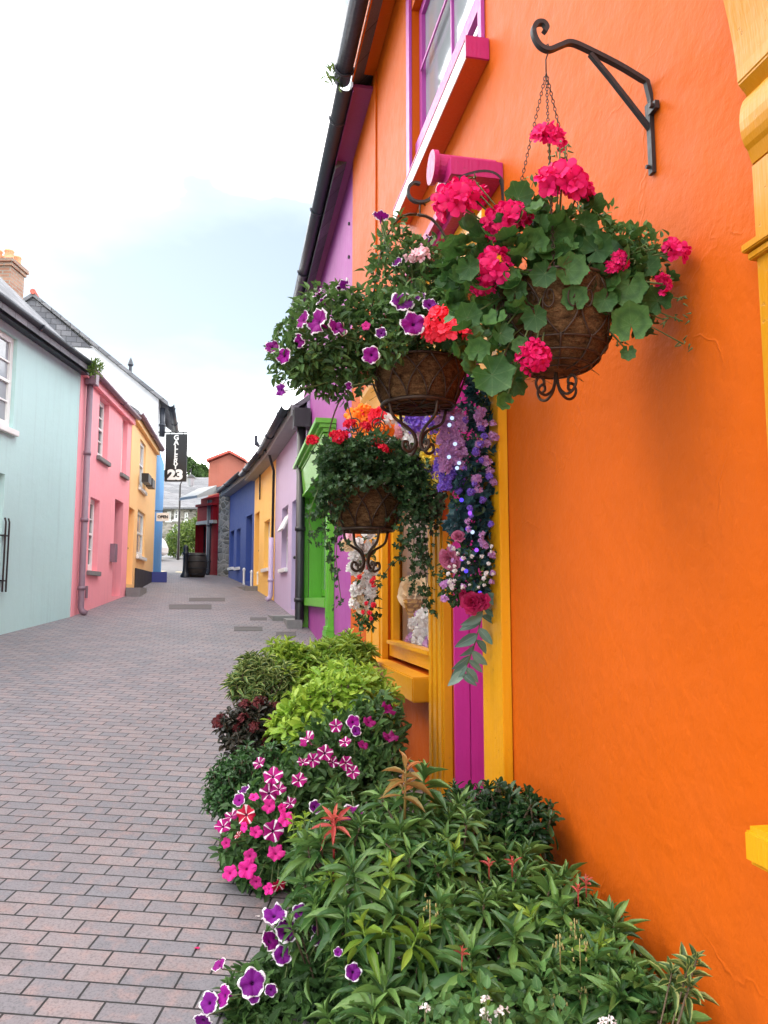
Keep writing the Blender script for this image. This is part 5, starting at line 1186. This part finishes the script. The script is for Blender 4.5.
for px, py, s, d in ((312, 440, 14, 4.1), (340, 437, 18, 4.15), (334, 434, 10, 4.15), (349, 424, 14, 4.3), (377, 443, 14, 4.2), (384, 449, 12, 4.1), (366, 426, 12, 4.4)):
    p = D(px, py, d); place(pick(HEAD['redpet']), r_, p, face_dir(p, p - c3, .8), s * d / F * .5, 'flower_head'); stemto(st, p, c3 + (p - c3) * .2, .003, .0)
st.build('stems', M['stem'], r_, True)

# ------------------------------------------------------------------ silk flower garlands and the window display
def garland(name, label, cat, ells, leafsets, blooms, bulbs, d0, base):
    r = thing(name, label, cat, base); 
    for matk, nm, L, T, asp, lst in leafsets:
        mb = MB()
        for e, n in lst: scatter(mb, *e, n, L, T, asp, .3, -.25, .9, .3)
        mb.build(nm, M[matk], r)
    for k, px, py, s, d in blooms:
        p = fit(D(px, py, d - .12), .03); m = ROSE[k[5:]] if k.startswith('rose:') else pick(CLUS[k]); place(m, r, p, nrm(VIEW + np.array((-.4, 0, .1)) + rng.normal(size=3) * .3), s * (d - .12) / F * .55, 'rose' if k.startswith('rose:') else 'blossom')
    for k, px, py, d in bulbs:
        p = fit(D(px, py, d), .03); place(BULB[k], r, p, rng.normal(size=3), .0095, 'light_bulb')
    return r
bl = []
for i in range(34): bl.append(('blush', 440 + rng.uniform(0, 26), 405 + i * 1.9 + rng.uniform(-4, 4), rng.uniform(6, 10), 3.55))
for i in range(14): bl.append(('blush', 480 + rng.uniform(-6, 14), 410 + i * 6 + rng.uniform(-4, 4), rng.uniform(5, 8), 3.5))
for i in range(22): bl.append(('purpleflower', 436 + rng.uniform(0, 26), 440 + i * 2.4, rng.uniform(5, 8), 3.58))
for i in range(14): bl.append(('purpleflower', 462 + rng.uniform(0, 30), 420 + i * 8, rng.uniform(4, 6), 3.48))
bl += [('rose:duskyrose', 449, 559, 23, 3.5), ('rose:duskyrose', 458, 536, 13, 3.5), ('rose:roseflower', 473, 603, 22, 3.45), ('rose:roseflower', 464, 597, 14, 3.5), ('rose:roseflower', 482, 601, 16, 3.45)]
for i in range(30): bl.append(('cream' if False else 'whiteflower', 462 + rng.uniform(-14, 32), 545 + rng.uniform(0, 46), rng.uniform(2.2, 3.6), 3.45))
for i in range(16): bl.append(('blush', 440 + rng.uniform(0, 54), 520 + rng.uniform(0, 80), rng.uniform(4, 6), 3.46))
bulbs = [('bulb_white', 449.5, 425, 3.4), ('bulb_white', 452, 418, 3.4), ('bulb_white', 449, 457, 3.4), ('bulb_white', 459, 463, 3.4), ('bulb_white', 457, 468, 3.4), ('bulb_blue', 461.5, 500, 3.35), ('bulb_violet', 470, 513, 3.35), ('bulb_blue', 467.5, 529, 3.35), ('bulb_white', 472.5, 532, 3.35), ('bulb_violet', 476.5, 550, 3.35), ('bulb_violet', 462, 559, 3.35), ('bulb_blue', 466, 571, 3.35), ('bulb_blue', 480, 593, 3.35), ('bulb_white', 455, 444, 3.4)]
gr = garland('flower_garland', 'teal leaved silk garland with pink blossoms, roses and blue fairy lights by the purple recess', 'garland', None,
             [('teal_leaf', 'teal_leaves', .062, IVYL, 1., [(E(478, 400, 3.52, 16, 26), 90), (E(484, 440, 3.5, 16, 30), 90), (E(474, 480, 3.5, 22, 26), 160), (E(470, 520, 3.5, 26, 22), 170), (E(486, 540, 3.48, 14, 36), 90), (E(476, 570, 3.48, 26, 26), 100)]),
              ('ivy', 'green_sprigs', .03, OVATE, .5, [(E(452, 440, 3.6, 22, 40), 200), (E(470, 572, 3.5, 32, 36), 520), (E(480, 470, 3.55, 20, 70), 240), (E(462, 500, 3.55, 18, 20), 120), (E(458, 590, 3.48, 18, 16), 200)])], bl, bulbs, 3.5, fit(D(472, 500, 3.5), .05))
mb, st = MB(), MB()
spine = [(484, 590), (482, 615), (476, 640), (468, 662), (462, 676)]
SP = [D(x, y, 3.42) for x, y in spine]; st.tube(SP, .003, 5)
for i in range(17):
    t = (i + .5) / 17 * (len(SP) - 1.01); j = int(t); p = SP[j] + (SP[j + 1] - SP[j]) * (t - j); s = -1 if i % 2 else 1
    dv = nrm(rt * s * rng.uniform(.6, 1.1) - ZUP * rng.uniform(.3, .9) + VIEW * rng.uniform(-.2, .3)); nv = nrm(VIEW + ZUP * .35 + rng.normal(size=3) * .5); l = rng.uniform(.085, .12) * (1.05 - .2 * i / 17)
    mb.leaves(np.array([p]), np.array([dv]), np.array([nv]), l, l * .42, OVATE)
sp_ = mb.build('eucalyptus_spray', M['euca'], gr, True); st.build('wire', M['stem'], gr, True)
bl = []
for i in range(60):
    px = rng.uniform(345, 446); k = ['orangeflower', 'coral', 'orangeflower', 'whiteflower', 'purpleflower', 'yellowflower', 'purpleflower'][min(6, max(0, int((px - 340) / 16 + rng.uniform(-1.2, 1.2))))]
    bl.append((k, px, rng.uniform(412, 486), rng.uniform(9, 16), 5.0 - (px - 345) * .0085))
bl += [('rose:orangeflower', 366, 425, 22, 4.9), ('rose:pinkwhite', 402, 430, 18, 4.75), ('rose:orangeflower', 388, 432, 20, 4.8), ('rose:cream', 404, 455, 16, 4.75)]
garland('flower_garland', 'garland of orange, pink, violet and yellow fabric flowers over the shop window', 'garland', None,
        [('teal_leaf', 'leaves', .055, IVYL, 1., [(E(390, 440, 4.9, 50, 28), 160), (E(430, 455, 4.6, 24, 28), 90)])], bl, [('bulb_white', 421, 440, 4.5), ('bulb_white', 437, 470, 4.5)], 5, fit(D(390, 450, 5), .06))
bl = [('rose:cream', 362, 607, 16, 5.4), ('rose:cream', 357, 598, 12, 5.4), ('rose:cream', 347, 545, 14, 5.2), ('rose:pinkwhite', 350, 535, 10, 5.2)]
for i in range(16): bl.append(('whiteflower', 352 + rng.uniform(0, 20), 525 + rng.uniform(0, 80), rng.uniform(8, 13), 5.4))
for i in range(10): bl.append(('coral', 356 + rng.uniform(0, 18), 560 + rng.uniform(0, 60), rng.uniform(3, 4), 5.35))
garland('flower_garland', 'white flowered garland tail hanging at the left edge of the yellow window frame', 'garland', None,
        [('ivy', 'leaves', .045, OVATE, .5, [(E(364, 560, 5.45, 12, 50), 180), (E(366, 605, 5.4, 13, 28), 200)]), ('salvia', 'pale_leaves', .035, OVATE, .5, [(E(365, 610, 5.4, 10, 24), 80)])], bl, [], 5.4, fit(D(364, 565, 5.4), .08))
# display behind the glass
def inpt(px, py, n): return np.array(H.W(*[(lambda q: (q[0], -n, q[1]))(H.px(px, py, -n))][0]))
pc_ = inpt(415, 622, .15); r_ = thing('ice_cream_cone', 'large display ice cream cone with swirled cream top inside the shop window', 'display cone', pc_)
kz = depth_of(pc_) / F; mb = MB(); mb.lathe(pc_, [(.004, -16 * kz), (11 * kz, 18 * kz), (12 * kz, 22 * kz), (10 * kz, 23 * kz)], 18); mb.build('cone', M['waffle'], r_, True)
o = place(ROSE['cream'], r_, pc_ + ZUP * 30 * kz, (-.5, -.8, .3), 19 * kz, 'scoop')
fl0 = inpt(425, 645, .25)
r_ = thing('white_flower_display', 'heap of white fabric flowers along the bottom of the shop window', 'flowers', fl0)
for i in range(98):
    u = rng.uniform(sw[0] + .15, sw[1] - .15); n = rng.uniform(.12, .34); z = sw[2] + .13 + rng.uniform(0, .25)
    place(pick(CLUS['whiteflower'] + CLUS['blush'][:1] if i % 3 == 0 else CLUS['whiteflower']), r_, H.W(u, -n, z), nrm(np.array((-1, -.6, .5)) + rng.normal(size=3) * .3), rng.uniform(.032, .055), 'flower')
# hanging paper drop shapes deeper inside
# ------------------------------------------------------------------ planting along the foot of the wall
def gbase(px, py, d): p = D(px, py, d); return np.array((p[0], p[1], gz(p[0], p[1])))
def shrub_stems(mb, base, tips, r=.006):
    for t in tips:
        t = np.asarray(t); b = base + np.append(rng.normal(size=2) * .05, -.03); m = b * .5 + t * .5; m[:2] = b[:2] * .65 + t[:2] * .35; mb.tube([b, m, t], [r * 1.5, r, r * .5], 5)
def whorl_shrub(r, ells, nw, per, L, asp, T, mat, base, lo=14, hi=95, fillk=.8, up=.8, partname='foliage', lean=None):
    mb, st = MB(), MB(); tips = []
    for e, k in ells:
        n = int(nw * k); P, d = ell(e[0], e[1], n * 4, .72, -.25); P = P + d * rng.uniform(-.01, .055, (len(P), 1)) * (L / .1)
        fr_ = (d @ nrm(CAM - np.asarray(e[0])) > -.25) & (P[:, 0] < WX - .06); P, d = P[fr_][:n], d[fr_][:n]
        for p, dd in zip(P, d):
            ax = nrm(dd * .75 + ZUP * up + rng.normal(size=3) * .2); whorl(mb, p, ax, int(per * rng.uniform(.8, 1.2)), L * rng.uniform(.6, 1.2), asp, T, lo, hi); tips.append(p)
            st.tube([p - ax * L * 1.3, p - ax * .2 * L], .0032, 5)
        scatter(mb, e[0], np.asarray(e[1]) * .84, int(n * per * fillk), L * .85, T, asp, .35, .2, .8, .6)
    mb.build(partname, M[mat], r, True)
    shrub_stems(st, base, [tips[i] for i in rng.permutation(len(tips))[:40]]); st.build('stems', M['wood'], r, True)
    return tips
def flowers(r, lst, ctr, st):
    for px, py, s, d, k in lst:
        p = fit(D(px, py, d), .03); nv = face_dir(p, p - ctr, 1.0); place(pick(PET[k]), r, p, nv, s * d / F * .54, 'flower'); stemto(st, p - nv * s * d / F * .4, ctr + (p - ctr) * .6, .002, .0)
# front pieris
b = gbase(470, 930, 2.4)
r_ = thing('pieris_shrub', 'large pieris shrub with whorls of long leaves, nearest and largest plant below the orange wall', 'shrub', b)
EL = [(E(345, 868, 2.62, 52, 62), .9), (E(402, 862, 2.62, 50, 66), .9), (E(455, 878, 2.6, 58, 62), 1.), (E(515, 905, 2.5, 56, 46), 1.), (E(565, 935, 2.34, 48, 40), .9), (E(610, 975, 2.12, 44, 50), .8), (E(335, 940, 2.45, 44, 50), .7), (E(410, 950, 2.38, 70, 66), 1.2), (E(500, 965, 2.25, 76, 62), 1.3), (E(570, 1005, 2.1, 62, 50), 1.), (E(400, 1020, 2.2, 60, 42), .8), (E(655, 1015, 1.92, 28, 34), .5)]
whorl_shrub(r_, EL, 21, 16, .115, .225, LANCE, 'pieris', b, 14, 106, fillk=.2, up=1.15)
mb = MB()
for px, py, d, s in ((420, 930, 2.15, .9), (362, 925, 2.2, .9), (486, 985, 1.98, .9), (530, 915, 2.2, .8), (330, 870, 2.4, .8), (455, 850, 2.45, .8), (600, 945, 2.02, .7), (390, 865, 2.3, .8)):
    mb = MB(); p = D(px, py, d); ax = nrm(ZUP + VIEW * .3 + rng.normal(size=3) * .3); whorl(mb, p, ax, 12, .115 * s, .24, LANCE, 14, 105); mb.tube([p - ax * .1, p], .003, 5); mb.build('light_whorl', M['limeback'], r_, True)
mb, st = MB(), MB()
for px, py, d, s in ((352, 868, 2.3, 1.2), (345, 905, 2.25, 1.15), (452, 862, 2.4, 1.15), (470, 955, 2.02, 1.3), (515, 935, 2.1, 1.2), (395, 905, 2.2, 1.15), (440, 905, 2.2, 1.1), (560, 905, 2.2, 1.1), (596, 960, 2.0, 1.1), (400, 830, 2.5, 1.2), (540, 970, 2.02, 1.1), (620, 995, 1.9, 1.1), (385, 985, 2.1, 1.2), (372, 1010, 2.05, 1.1), (445, 840, 2.5, 1.1), (320, 890, 2.4, 1.)):
    p = D(px, py, d); ax = nrm(ZUP + VIEW * .35 + rng.normal(size=3) * .15); whorl(mb, p, ax, 18, .118 * s, .225, LANCE, 14, 112); mb.tube([p - ax * .13, p + ax * .01], .0036, 6)
mb.build('upper_whorls', M['pieris'], r_, True)
mb = MB()
for px, py, s in ((616, 985, 9),): pass
for px, py, d, n, s in ((462, 950, 2.0, 7, .34), (578, 888, 2.15, 8, .42), (586, 879, 2.2, 7, .42), (489, 862, 2.35, 7, .42), (512, 860, 2.35, 8, .46)):
    mb = MB(); p = D(px, py, d); whorl(mb, p, nrm(ZUP + rng.normal(size=3) * .2), n, .08 * s, .26, LANCE, 6, 55); mb.tube([p - ZUP * .05, p], .002, 5); mb.build('pink_tip', M['pieris_red'], r_, True)
mb = MB()
p = D(334, 818, 2.5); whorl(mb, p, nrm(ZUP + VIEW * .5), 13, .088, .2, LANCE, 20, 92); mb.tube([p - ZUP * .2, p - ZUP * .1, p], .004, 6)
mb.build('red_shoot', M['pieris_red'], r_, True)
mb = MB()
for px, py, s in ((406, 765, 1.), (403, 782, .8)):
    p = D(px, py, 2.55); whorl(mb, p, nrm(ZUP + np.array((.05, 0, 0))), 9, .115 * s, .23, LANCE, 12, 95)
mb.tube([D(404, 850, 2.55), D(405, 800, 2.55), D(406, 764, 2.55)], [.005, .0045, .003], 6)
mb.build('young_shoot', M['pieris_young'], r_, True)
# old flower racemes
STRAW = m_plain('straw_stem', (.30, .25, .09), .7)
for px, py in ((560, 950), (575, 935), (585, 1000), (600, 990), (590, 1015), (430, 915), (560, 1010), (545, 1005), (580, 955)):
    mb = MB(); p = D(px, py, 1.98 if py > 940 else 2.1)
    for k in range(9): q = p + nrm(rng.normal(size=3)) * .022 + ZUP * .004 * k; mb.tube([q, q + ZUP * .009], [.0035, .001], 5)
    mb.tube([p - ZUP * .05, p + ZUP * .04], .0015, 4); mb.build('seed_head', STRAW, r_, True)
# variegated sprig on the right
b2 = gbase(650, 1020, 1.75)
r_ = thing('variegated_shrub', 'small shrub with cream edged leaves standing out against the orange wall at lower right', 'shrub', b2)
mb, st = MB(), MB()
for px, py, d, s in ((688, 968, 1.76, 1.), (672, 972, 1.78, .85), (697, 958, 1.75, .6), (690, 985, 1.74, .8)):
    p = fit(D(px, py, d), .05); whorl(mb, p, nrm(ZUP + VIEW * .4 + np.array((.1, 0, 0))), 11, .08 * s, .28, LANCE, 15, 80); st.tube([b2, b2 * .5 + p * .5 - rt * .05, p], .002, 5)
mb.build('foliage', M['variegated'], r_, True); st.build('stems', M['wood'], r_, True)
# dark evergreen under the pilaster
b = gbase(490, 830, 2.95)
r_ = thing('evergreen_shrub', 'dark glossy evergreen shrub below the purple door recess', 'shrub', b)
whorl_shrub(r_, [(E(470, 815, 3.0, 32, 26), .9), (E(505, 818, 2.85, 34, 30), 1.), (E(535, 828, 2.72, 22, 26), .7), (E(485, 850, 2.9, 46, 30), .8)], 34, 11, .062, .36, OBOV, 'dark_shrub', b, 12, 90)
# yellow green shrubs
b = gbase(335, 730, 4.2)
r_ = thing('lime_shrub', 'bright lime green mexican orange shrub in the middle of the planting', 'shrub', b)
whorl_shrub(r_, [(E(345, 708, 4.2, 42, 34), 1.2), (E(305, 728, 4.1, 30, 34), 1.), (E(365, 700, 4.3, 28, 28), .8), (E(320, 745, 4.0, 32, 22), .6), (E(345, 690, 4.4, 34, 24), .8)], 40, 10, .098, .38, OBOV, 'lime', b, 20, 95)
b = gbase(300, 670, 5.2)
r_ = thing('yellow_green_shrub', 'taller yellow green shrub with mixed dark leaves behind the lime green one', 'shrub', b)
whorl_shrub(r_, [(E(330, 668, 5.3, 38, 24), 1.1), (E(290, 672, 5.2, 32, 26), 1.), (E(350, 658, 5.5, 22, 18), .6), (E(300, 690, 5.1, 50, 26), .6)], 42, 12, .115, .27, LANCE, 'limeback', b, 16, 95)
b = gbase(258, 690, 5.0)
r_ = thing('olive_shrub', 'olive green shrub with mottled pointed leaves at the lane edge of the bed, farthest left', 'shrub', b)
whorl_shrub(r_, [(E(255, 685, 5.0, 24, 26), 1.), (E(272, 690, 5.0, 28, 30), 1.)], 55, 12, .09, .27, LANCE, 'variegated', b, 16, 95)
# wine red skimmia
b = gbase(252, 740, 4.2)
r_ = thing('wine_red_shrub', 'dark wine red shrub with clusters of maroon buds at the lane edge', 'shrub', b)
tp_ = whorl_shrub(r_, [(E(252, 735, 4.2, 30, 32), 1.2), (E(268, 745, 4.25, 26, 34), .7)], 60, 10, .062, .4, OBOV, 'skimmia', b, 15, 95)
for i in range(22):
    p = tp_[rng.integers(len(tp_))]; place(pick(CLUS['wine_bud']), r_, p + ZUP * .015, nrm(ZUP + rng.normal(size=3) * .3), rng.uniform(.022, .036), 'bud_cluster')
# small leaved bush at the lane
b = gbase(245, 790, 3.75)
r_ = thing('round_bush', 'low rounded dark green bush at the lane edge, left of the striped petunias', 'bush', b)
whorl_shrub(r_, [(E(240, 788, 3.75, 34, 34), 1.1), (E(268, 778, 3.8, 28, 30), .8), (E(236, 800, 3.7, 28, 24), .6)], 80, 10, .055, .36, OBOV, 'smallgreen', b, 18, 100)
# striped petunias
def petunia_bed(label, ells, n, lst, base, matk='petleaf', L=.05, name='petunia_plant'):
    r = thing(name, label, 'plant', base); mb, st = MB(), MB(); ctr = np.mean([e[0] for e in ells], axis=0)
    for e in ells: scatter(mb, *e, int(n), L, OVATE, .5, .3, .3, .9, .7)
    mb.build('foliage', M[matk], r); shrub_stems(st, base, [e[0] + rng.normal(size=3) * .08 for e in ells for _ in range(3)], .004); flowers(r, lst, ctr, st); st.build('stems', M['stem'], r, True); return r
S, RS, PK, PL, ED, MG = 'pet_star', 'pet_redstar', 'pet_pink', 'pet_plum', 'pet_edge', 'pet_mag'
petunia_bed('petunia mound with white striped magenta and pink flowers leaning over the lane', [E(275, 815, 3.45, 44, 38), E(255, 850, 3.35, 34, 32), E(290, 850, 3.35, 34, 34), E(300, 800, 3.5, 40, 34), E(270, 870, 3.3, 30, 20)], 520,
            [(273, 776, 19, 3.15, S), (269, 793, 18, 3.12, S), (279, 789, 14, 3.1, S), (303, 762, 12, 3.25, S), (299, 780, 15, 3.2, S), (246, 815, 18, 3.08, RS), (273, 831, 20, 3.02, S), (231, 816, 15, 3.1, S), (223, 826, 16, 3.1, S), (239, 800, 13, 3.15, MG), (244, 790, 12, 3.2, ED),
             (269, 806, 14, 3.08, PK), (254, 797, 10, 3.12, PK), (290, 803, 13, 3.08, S), (286, 819, 15, 3.03, PK), (256, 832, 13, 3.05, PK), (244, 827, 10, 3.05, PK), (226, 843, 10, 3.1, PK), (250, 856, 13, 3.0, PK), (276, 853, 17, 2.98, PK), (247, 869, 18, 2.98, PK), (230, 873, 15, 3.0, PK), (256, 882, 13, 2.98, PK), (269, 889, 11, 2.98, PK), (279, 885, 15, 2.98, RS), (259, 763, 13, 3.25, S), (238, 835, 9, 3.05, RS), (282, 808, 9, 3.05, PK)], gbase(270, 850, 3.4))
petunia_bed('petunia with plum and violet flowers between the lime shrub and the yellow sill', [E(345, 745, 3.75, 46, 34), E(375, 725, 3.85, 30, 32), E(320, 760, 3.65, 34, 28), E(360, 785, 3.55, 46, 34), E(330, 795, 3.5, 34, 30), E(375, 765, 3.7, 30, 34)], 480,
            [(388, 709, 16, 3.6, PL), (390, 737, 16, 3.5, PL), (353, 722, 14, 3.45, MG), (369, 722, 13, 3.5, PL), (363, 745, 11, 3.4, PL), (356, 731, 11, 3.42, ED), (345, 742, 12, 3.4, S), (353, 772, 13, 3.3, S), (333, 762, 12, 3.35, S), (307, 739, 18, 3.45, S), (325, 753, 16, 3.35, S), (313, 760, 14, 3.35, S), (336, 726, 13, 3.5, S), (346, 763, 14, 3.3, S), (315, 807, 14, 3.15, ED), (330, 815, 14, 3.1, ED), (352, 819, 27, 2.72, MG)], gbase(350, 760, 3.75))
# small variegated sprig among the petunias
b = gbase(300, 830, 3.1); r_ = thing('variegated_plant', 'small yellow variegated plant tucked between the striped petunias and the pieris', 'plant', b); mb, st = MB(), MB()
for px, py in ((298, 826), (305, 815), (293, 818), (302, 835), (312, 828)):
    p = D(px, py, 3.0); whorl(mb, p, nrm(ZUP + rng.normal(size=3) * .3), 9, .05, .28, LANCE, 15, 100); st.tube([b, p], .003, 5)
mb.build('foliage', M['pieris_young'] if False else M['lime'], r_, True); st.build('stems', M['stem'], r_, True)
# front petunias
petunia_bed('petunia with white edged violet flowers in the lower left corner of the planting', [E(300, 965, 2.6, 46, 42), E(265, 1000, 2.5, 50, 34), E(330, 985, 2.5, 40, 44), E(300, 1020, 2.45, 70, 26), E(250, 1015, 2.45, 36, 26), E(340, 930, 2.6, 30, 30)], 480,
            [(274, 915, 25, 2.4, ED), (300, 912, 16, 2.4, ED), (286, 931, 23, 2.38, ED), (270, 941, 21, 2.38, MG), (282, 955, 19, 2.36, ED), (219, 965, 15, 2.4, MG), (252, 983, 27, 2.3, ED), (224, 996, 21, 2.34, MG), (209, 1003, 21, 2.34, ED), (254, 997, 13, 2.3, ED), (203, 1021, 19, 2.32, ED), (316, 941, 12, 2.36, ED), (338, 952, 9, 2.2, ED), (353, 972, 17, 2.15, ED), (271, 990, 13, 2.28, ED), (277, 951, 12, 2.4, ED), (316, 930, 11, 2.4, ED)], gbase(290, 990, 2.5), L=.046)
# white salvia at the bottom edge
b = gbase(480, 1020, 1.95); r_ = thing('salvia_plant', 'pale green plant with tiny white flowers at the bottom edge of the photo', 'plant', b); mb, st = MB(), MB()
for e, n in ((E(500, 1010, 1.88, 60, 22), 110), (E(430, 1015, 1.9, 26, 16), 40), (E(545, 1000, 1.88, 22, 30), 40)): scatter(mb, *e, n, .034, OVATE, .7, .3, .4, .8, .8)
mb.build('foliage', M['salvia'], r_, True)
for px, py in ((425, 1008), (486, 1000), (484, 1013), (499, 1013), (504, 1011), (487, 1020), (603, 1022), (611, 1020)):
    p = D(px, py, 1.82); st.tube([b, p - ZUP * .05, p], .002, 5); place(SALV, r_, p, face_dir(p, ZUP), .010, 'flower')
st.build('stems', M['stem'], r_, True)
# fallen petals, weeds in the gutters
for k, (px, py, lb) in enumerate(((194, 948, 'single pink petal lying on the brick paving'), (255, 916, 'small white petal on the paving beside the violet petunias'))):
    p = G(px, py, .006); mb = MB(); mb.leaves(np.array([p]), np.array([[1., .3, 0]]), np.array([[0, 0, 1.]]), .02, .016, PETAL); solo(mb, 'fallen_petal', M['hotpink'] if k == 0 else M['whiteflower'], lb, 'petal', p)
def weed(label, c, rad, n, L): 
    r = thing('gutter_weed', label, 'weed', c - ZUP * rad[2]); mb = MB(); scatter(mb, c, rad, n, L, LANCE, .2, .1, .9, .7, .5, wall=False); mb.build('foliage', M['hedge'], r)
weed('tuft of green weed growing where the teal and pink roofs meet', D(95.5, 369, 12.3), (.09, .09, .12), 130, .09)
g_ = H.W(ux(350, 560), .27, ZE + .02); weed('small fern growing out of the gutter joint above the orange wall', np.array(H.W(uB - 1.25, .36, ZE + .0)), (.09, .09, .07), 40, .08)

# ------------------------------------------------------------------ light, sky, camera
sun = bpy.data.lights.new('sun', 'SUN'); so = bpy.data.objects.new('sun', sun); COL.objects.link(so)
sun.energy = .5; sun.angle = math.radians(40); sun.color = (1., .97, .92)
EL_, AZ = math.radians(52), math.radians(-78)          # azimuth from +Y, negative = to the left
sd = Vector((math.sin(AZ) * math.cos(EL_), math.cos(AZ) * math.cos(EL_), math.sin(EL_)))
so.rotation_euler = sd.to_track_quat('Z', 'Y').to_euler(); so.location = (-5, 2, 12)
w = bpy.data.worlds.new('World'); scene.world = w; w.use_nodes = True; nt = w.node_tree; nt.nodes.clear()
out = nt.nodes.new('ShaderNodeOutputWorld'); bg = nt.nodes.new('ShaderNodeBackground'); sk = nt.nodes.new('ShaderNodeTexSky')
sk.sky_type = 'NISHITA'; sk.sun_disc = False; sk.sun_elevation = EL_; sk.sun_rotation = AZ; sk.air_density = 1.0; sk.dust_density = 2.0
tc = nt.nodes.new('ShaderNodeTexCoord'); mp = nt.nodes.new('ShaderNodeMapping'); mp.inputs['Scale'].default_value = (1.3, 1.3, 3.4); mp.inputs['Location'].default_value = (12.2, 2.8, 4.4)
nz = nt.nodes.new('ShaderNodeTexNoise'); nz.inputs['Scale'].default_value = 1.3; nz.inputs['Detail'].default_value = 6; nz.inputs['Roughness'].default_value = .5
rp = nt.nodes.new('ShaderNodeValToRGB'); rp.color_ramp.elements[0].position = .40; rp.color_ramp.elements[0].color = (.023,) * 3 + (1,); rp.color_ramp.elements[1].position = .61; rp.color_ramp.elements[1].color = (1, 1, 1, 1); q_ = rp.color_ramp.elements.new(.49); q_.color = (.045, .045, .045, 1)
mx = nt.nodes.new('ShaderNodeMix'); mx.data_type = 'RGBA'; mx.inputs[7].default_value = (SKYW * 1.0, SKYW * 1.0, SKYW * 1.0, 1)
L_ = nt.links.new
L_(tc.outputs['Generated'], mp.inputs[0]); L_(mp.outputs[0], nz.inputs['Vector']); L_(nz.outputs['Fac'], rp.inputs['Fac']); L_(rp.outputs['Color'], mx.inputs[0]); sq = nt.nodes.new('ShaderNodeMix'); sq.data_type = 'RGBA'; sq.blend_type = 'MULTIPLY'; sq.inputs[0].default_value = 1; sq.inputs[7].default_value = (.86, .78, .64, 1); L_(sk.outputs[0], sq.inputs[6]); L_(sq.outputs[2], mx.inputs[6]); L_(mx.outputs[2], bg.inputs['Color'])
bg.inputs['Strength'].default_value = .12; L_(bg.outputs[0], out.inputs['Surface'])
cam = bpy.data.cameras.new('camera'); co = bpy.data.objects.new('camera', cam); COL.objects.link(co); scene.camera = co
cam.sensor_fit = 'VERTICAL'; cam.sensor_height = 36; cam.lens = 36 * F / 1024; cam.clip_start = .05; cam.clip_end = 2000
co.location = CAM; co.rotation_euler = (PI / 2 + THE, 0, -PSI)
vs = scene.view_settings; vs.view_transform = 'Standard'; vs.look = 'None'; vs.gamma = 1; vs.use_curve_mapping = False; vs.exposure = EXPO
for o in PROTO: bpy.data.objects.remove(o)
for o in bpy.data.objects:
    if '_o' in o: del o['_o']
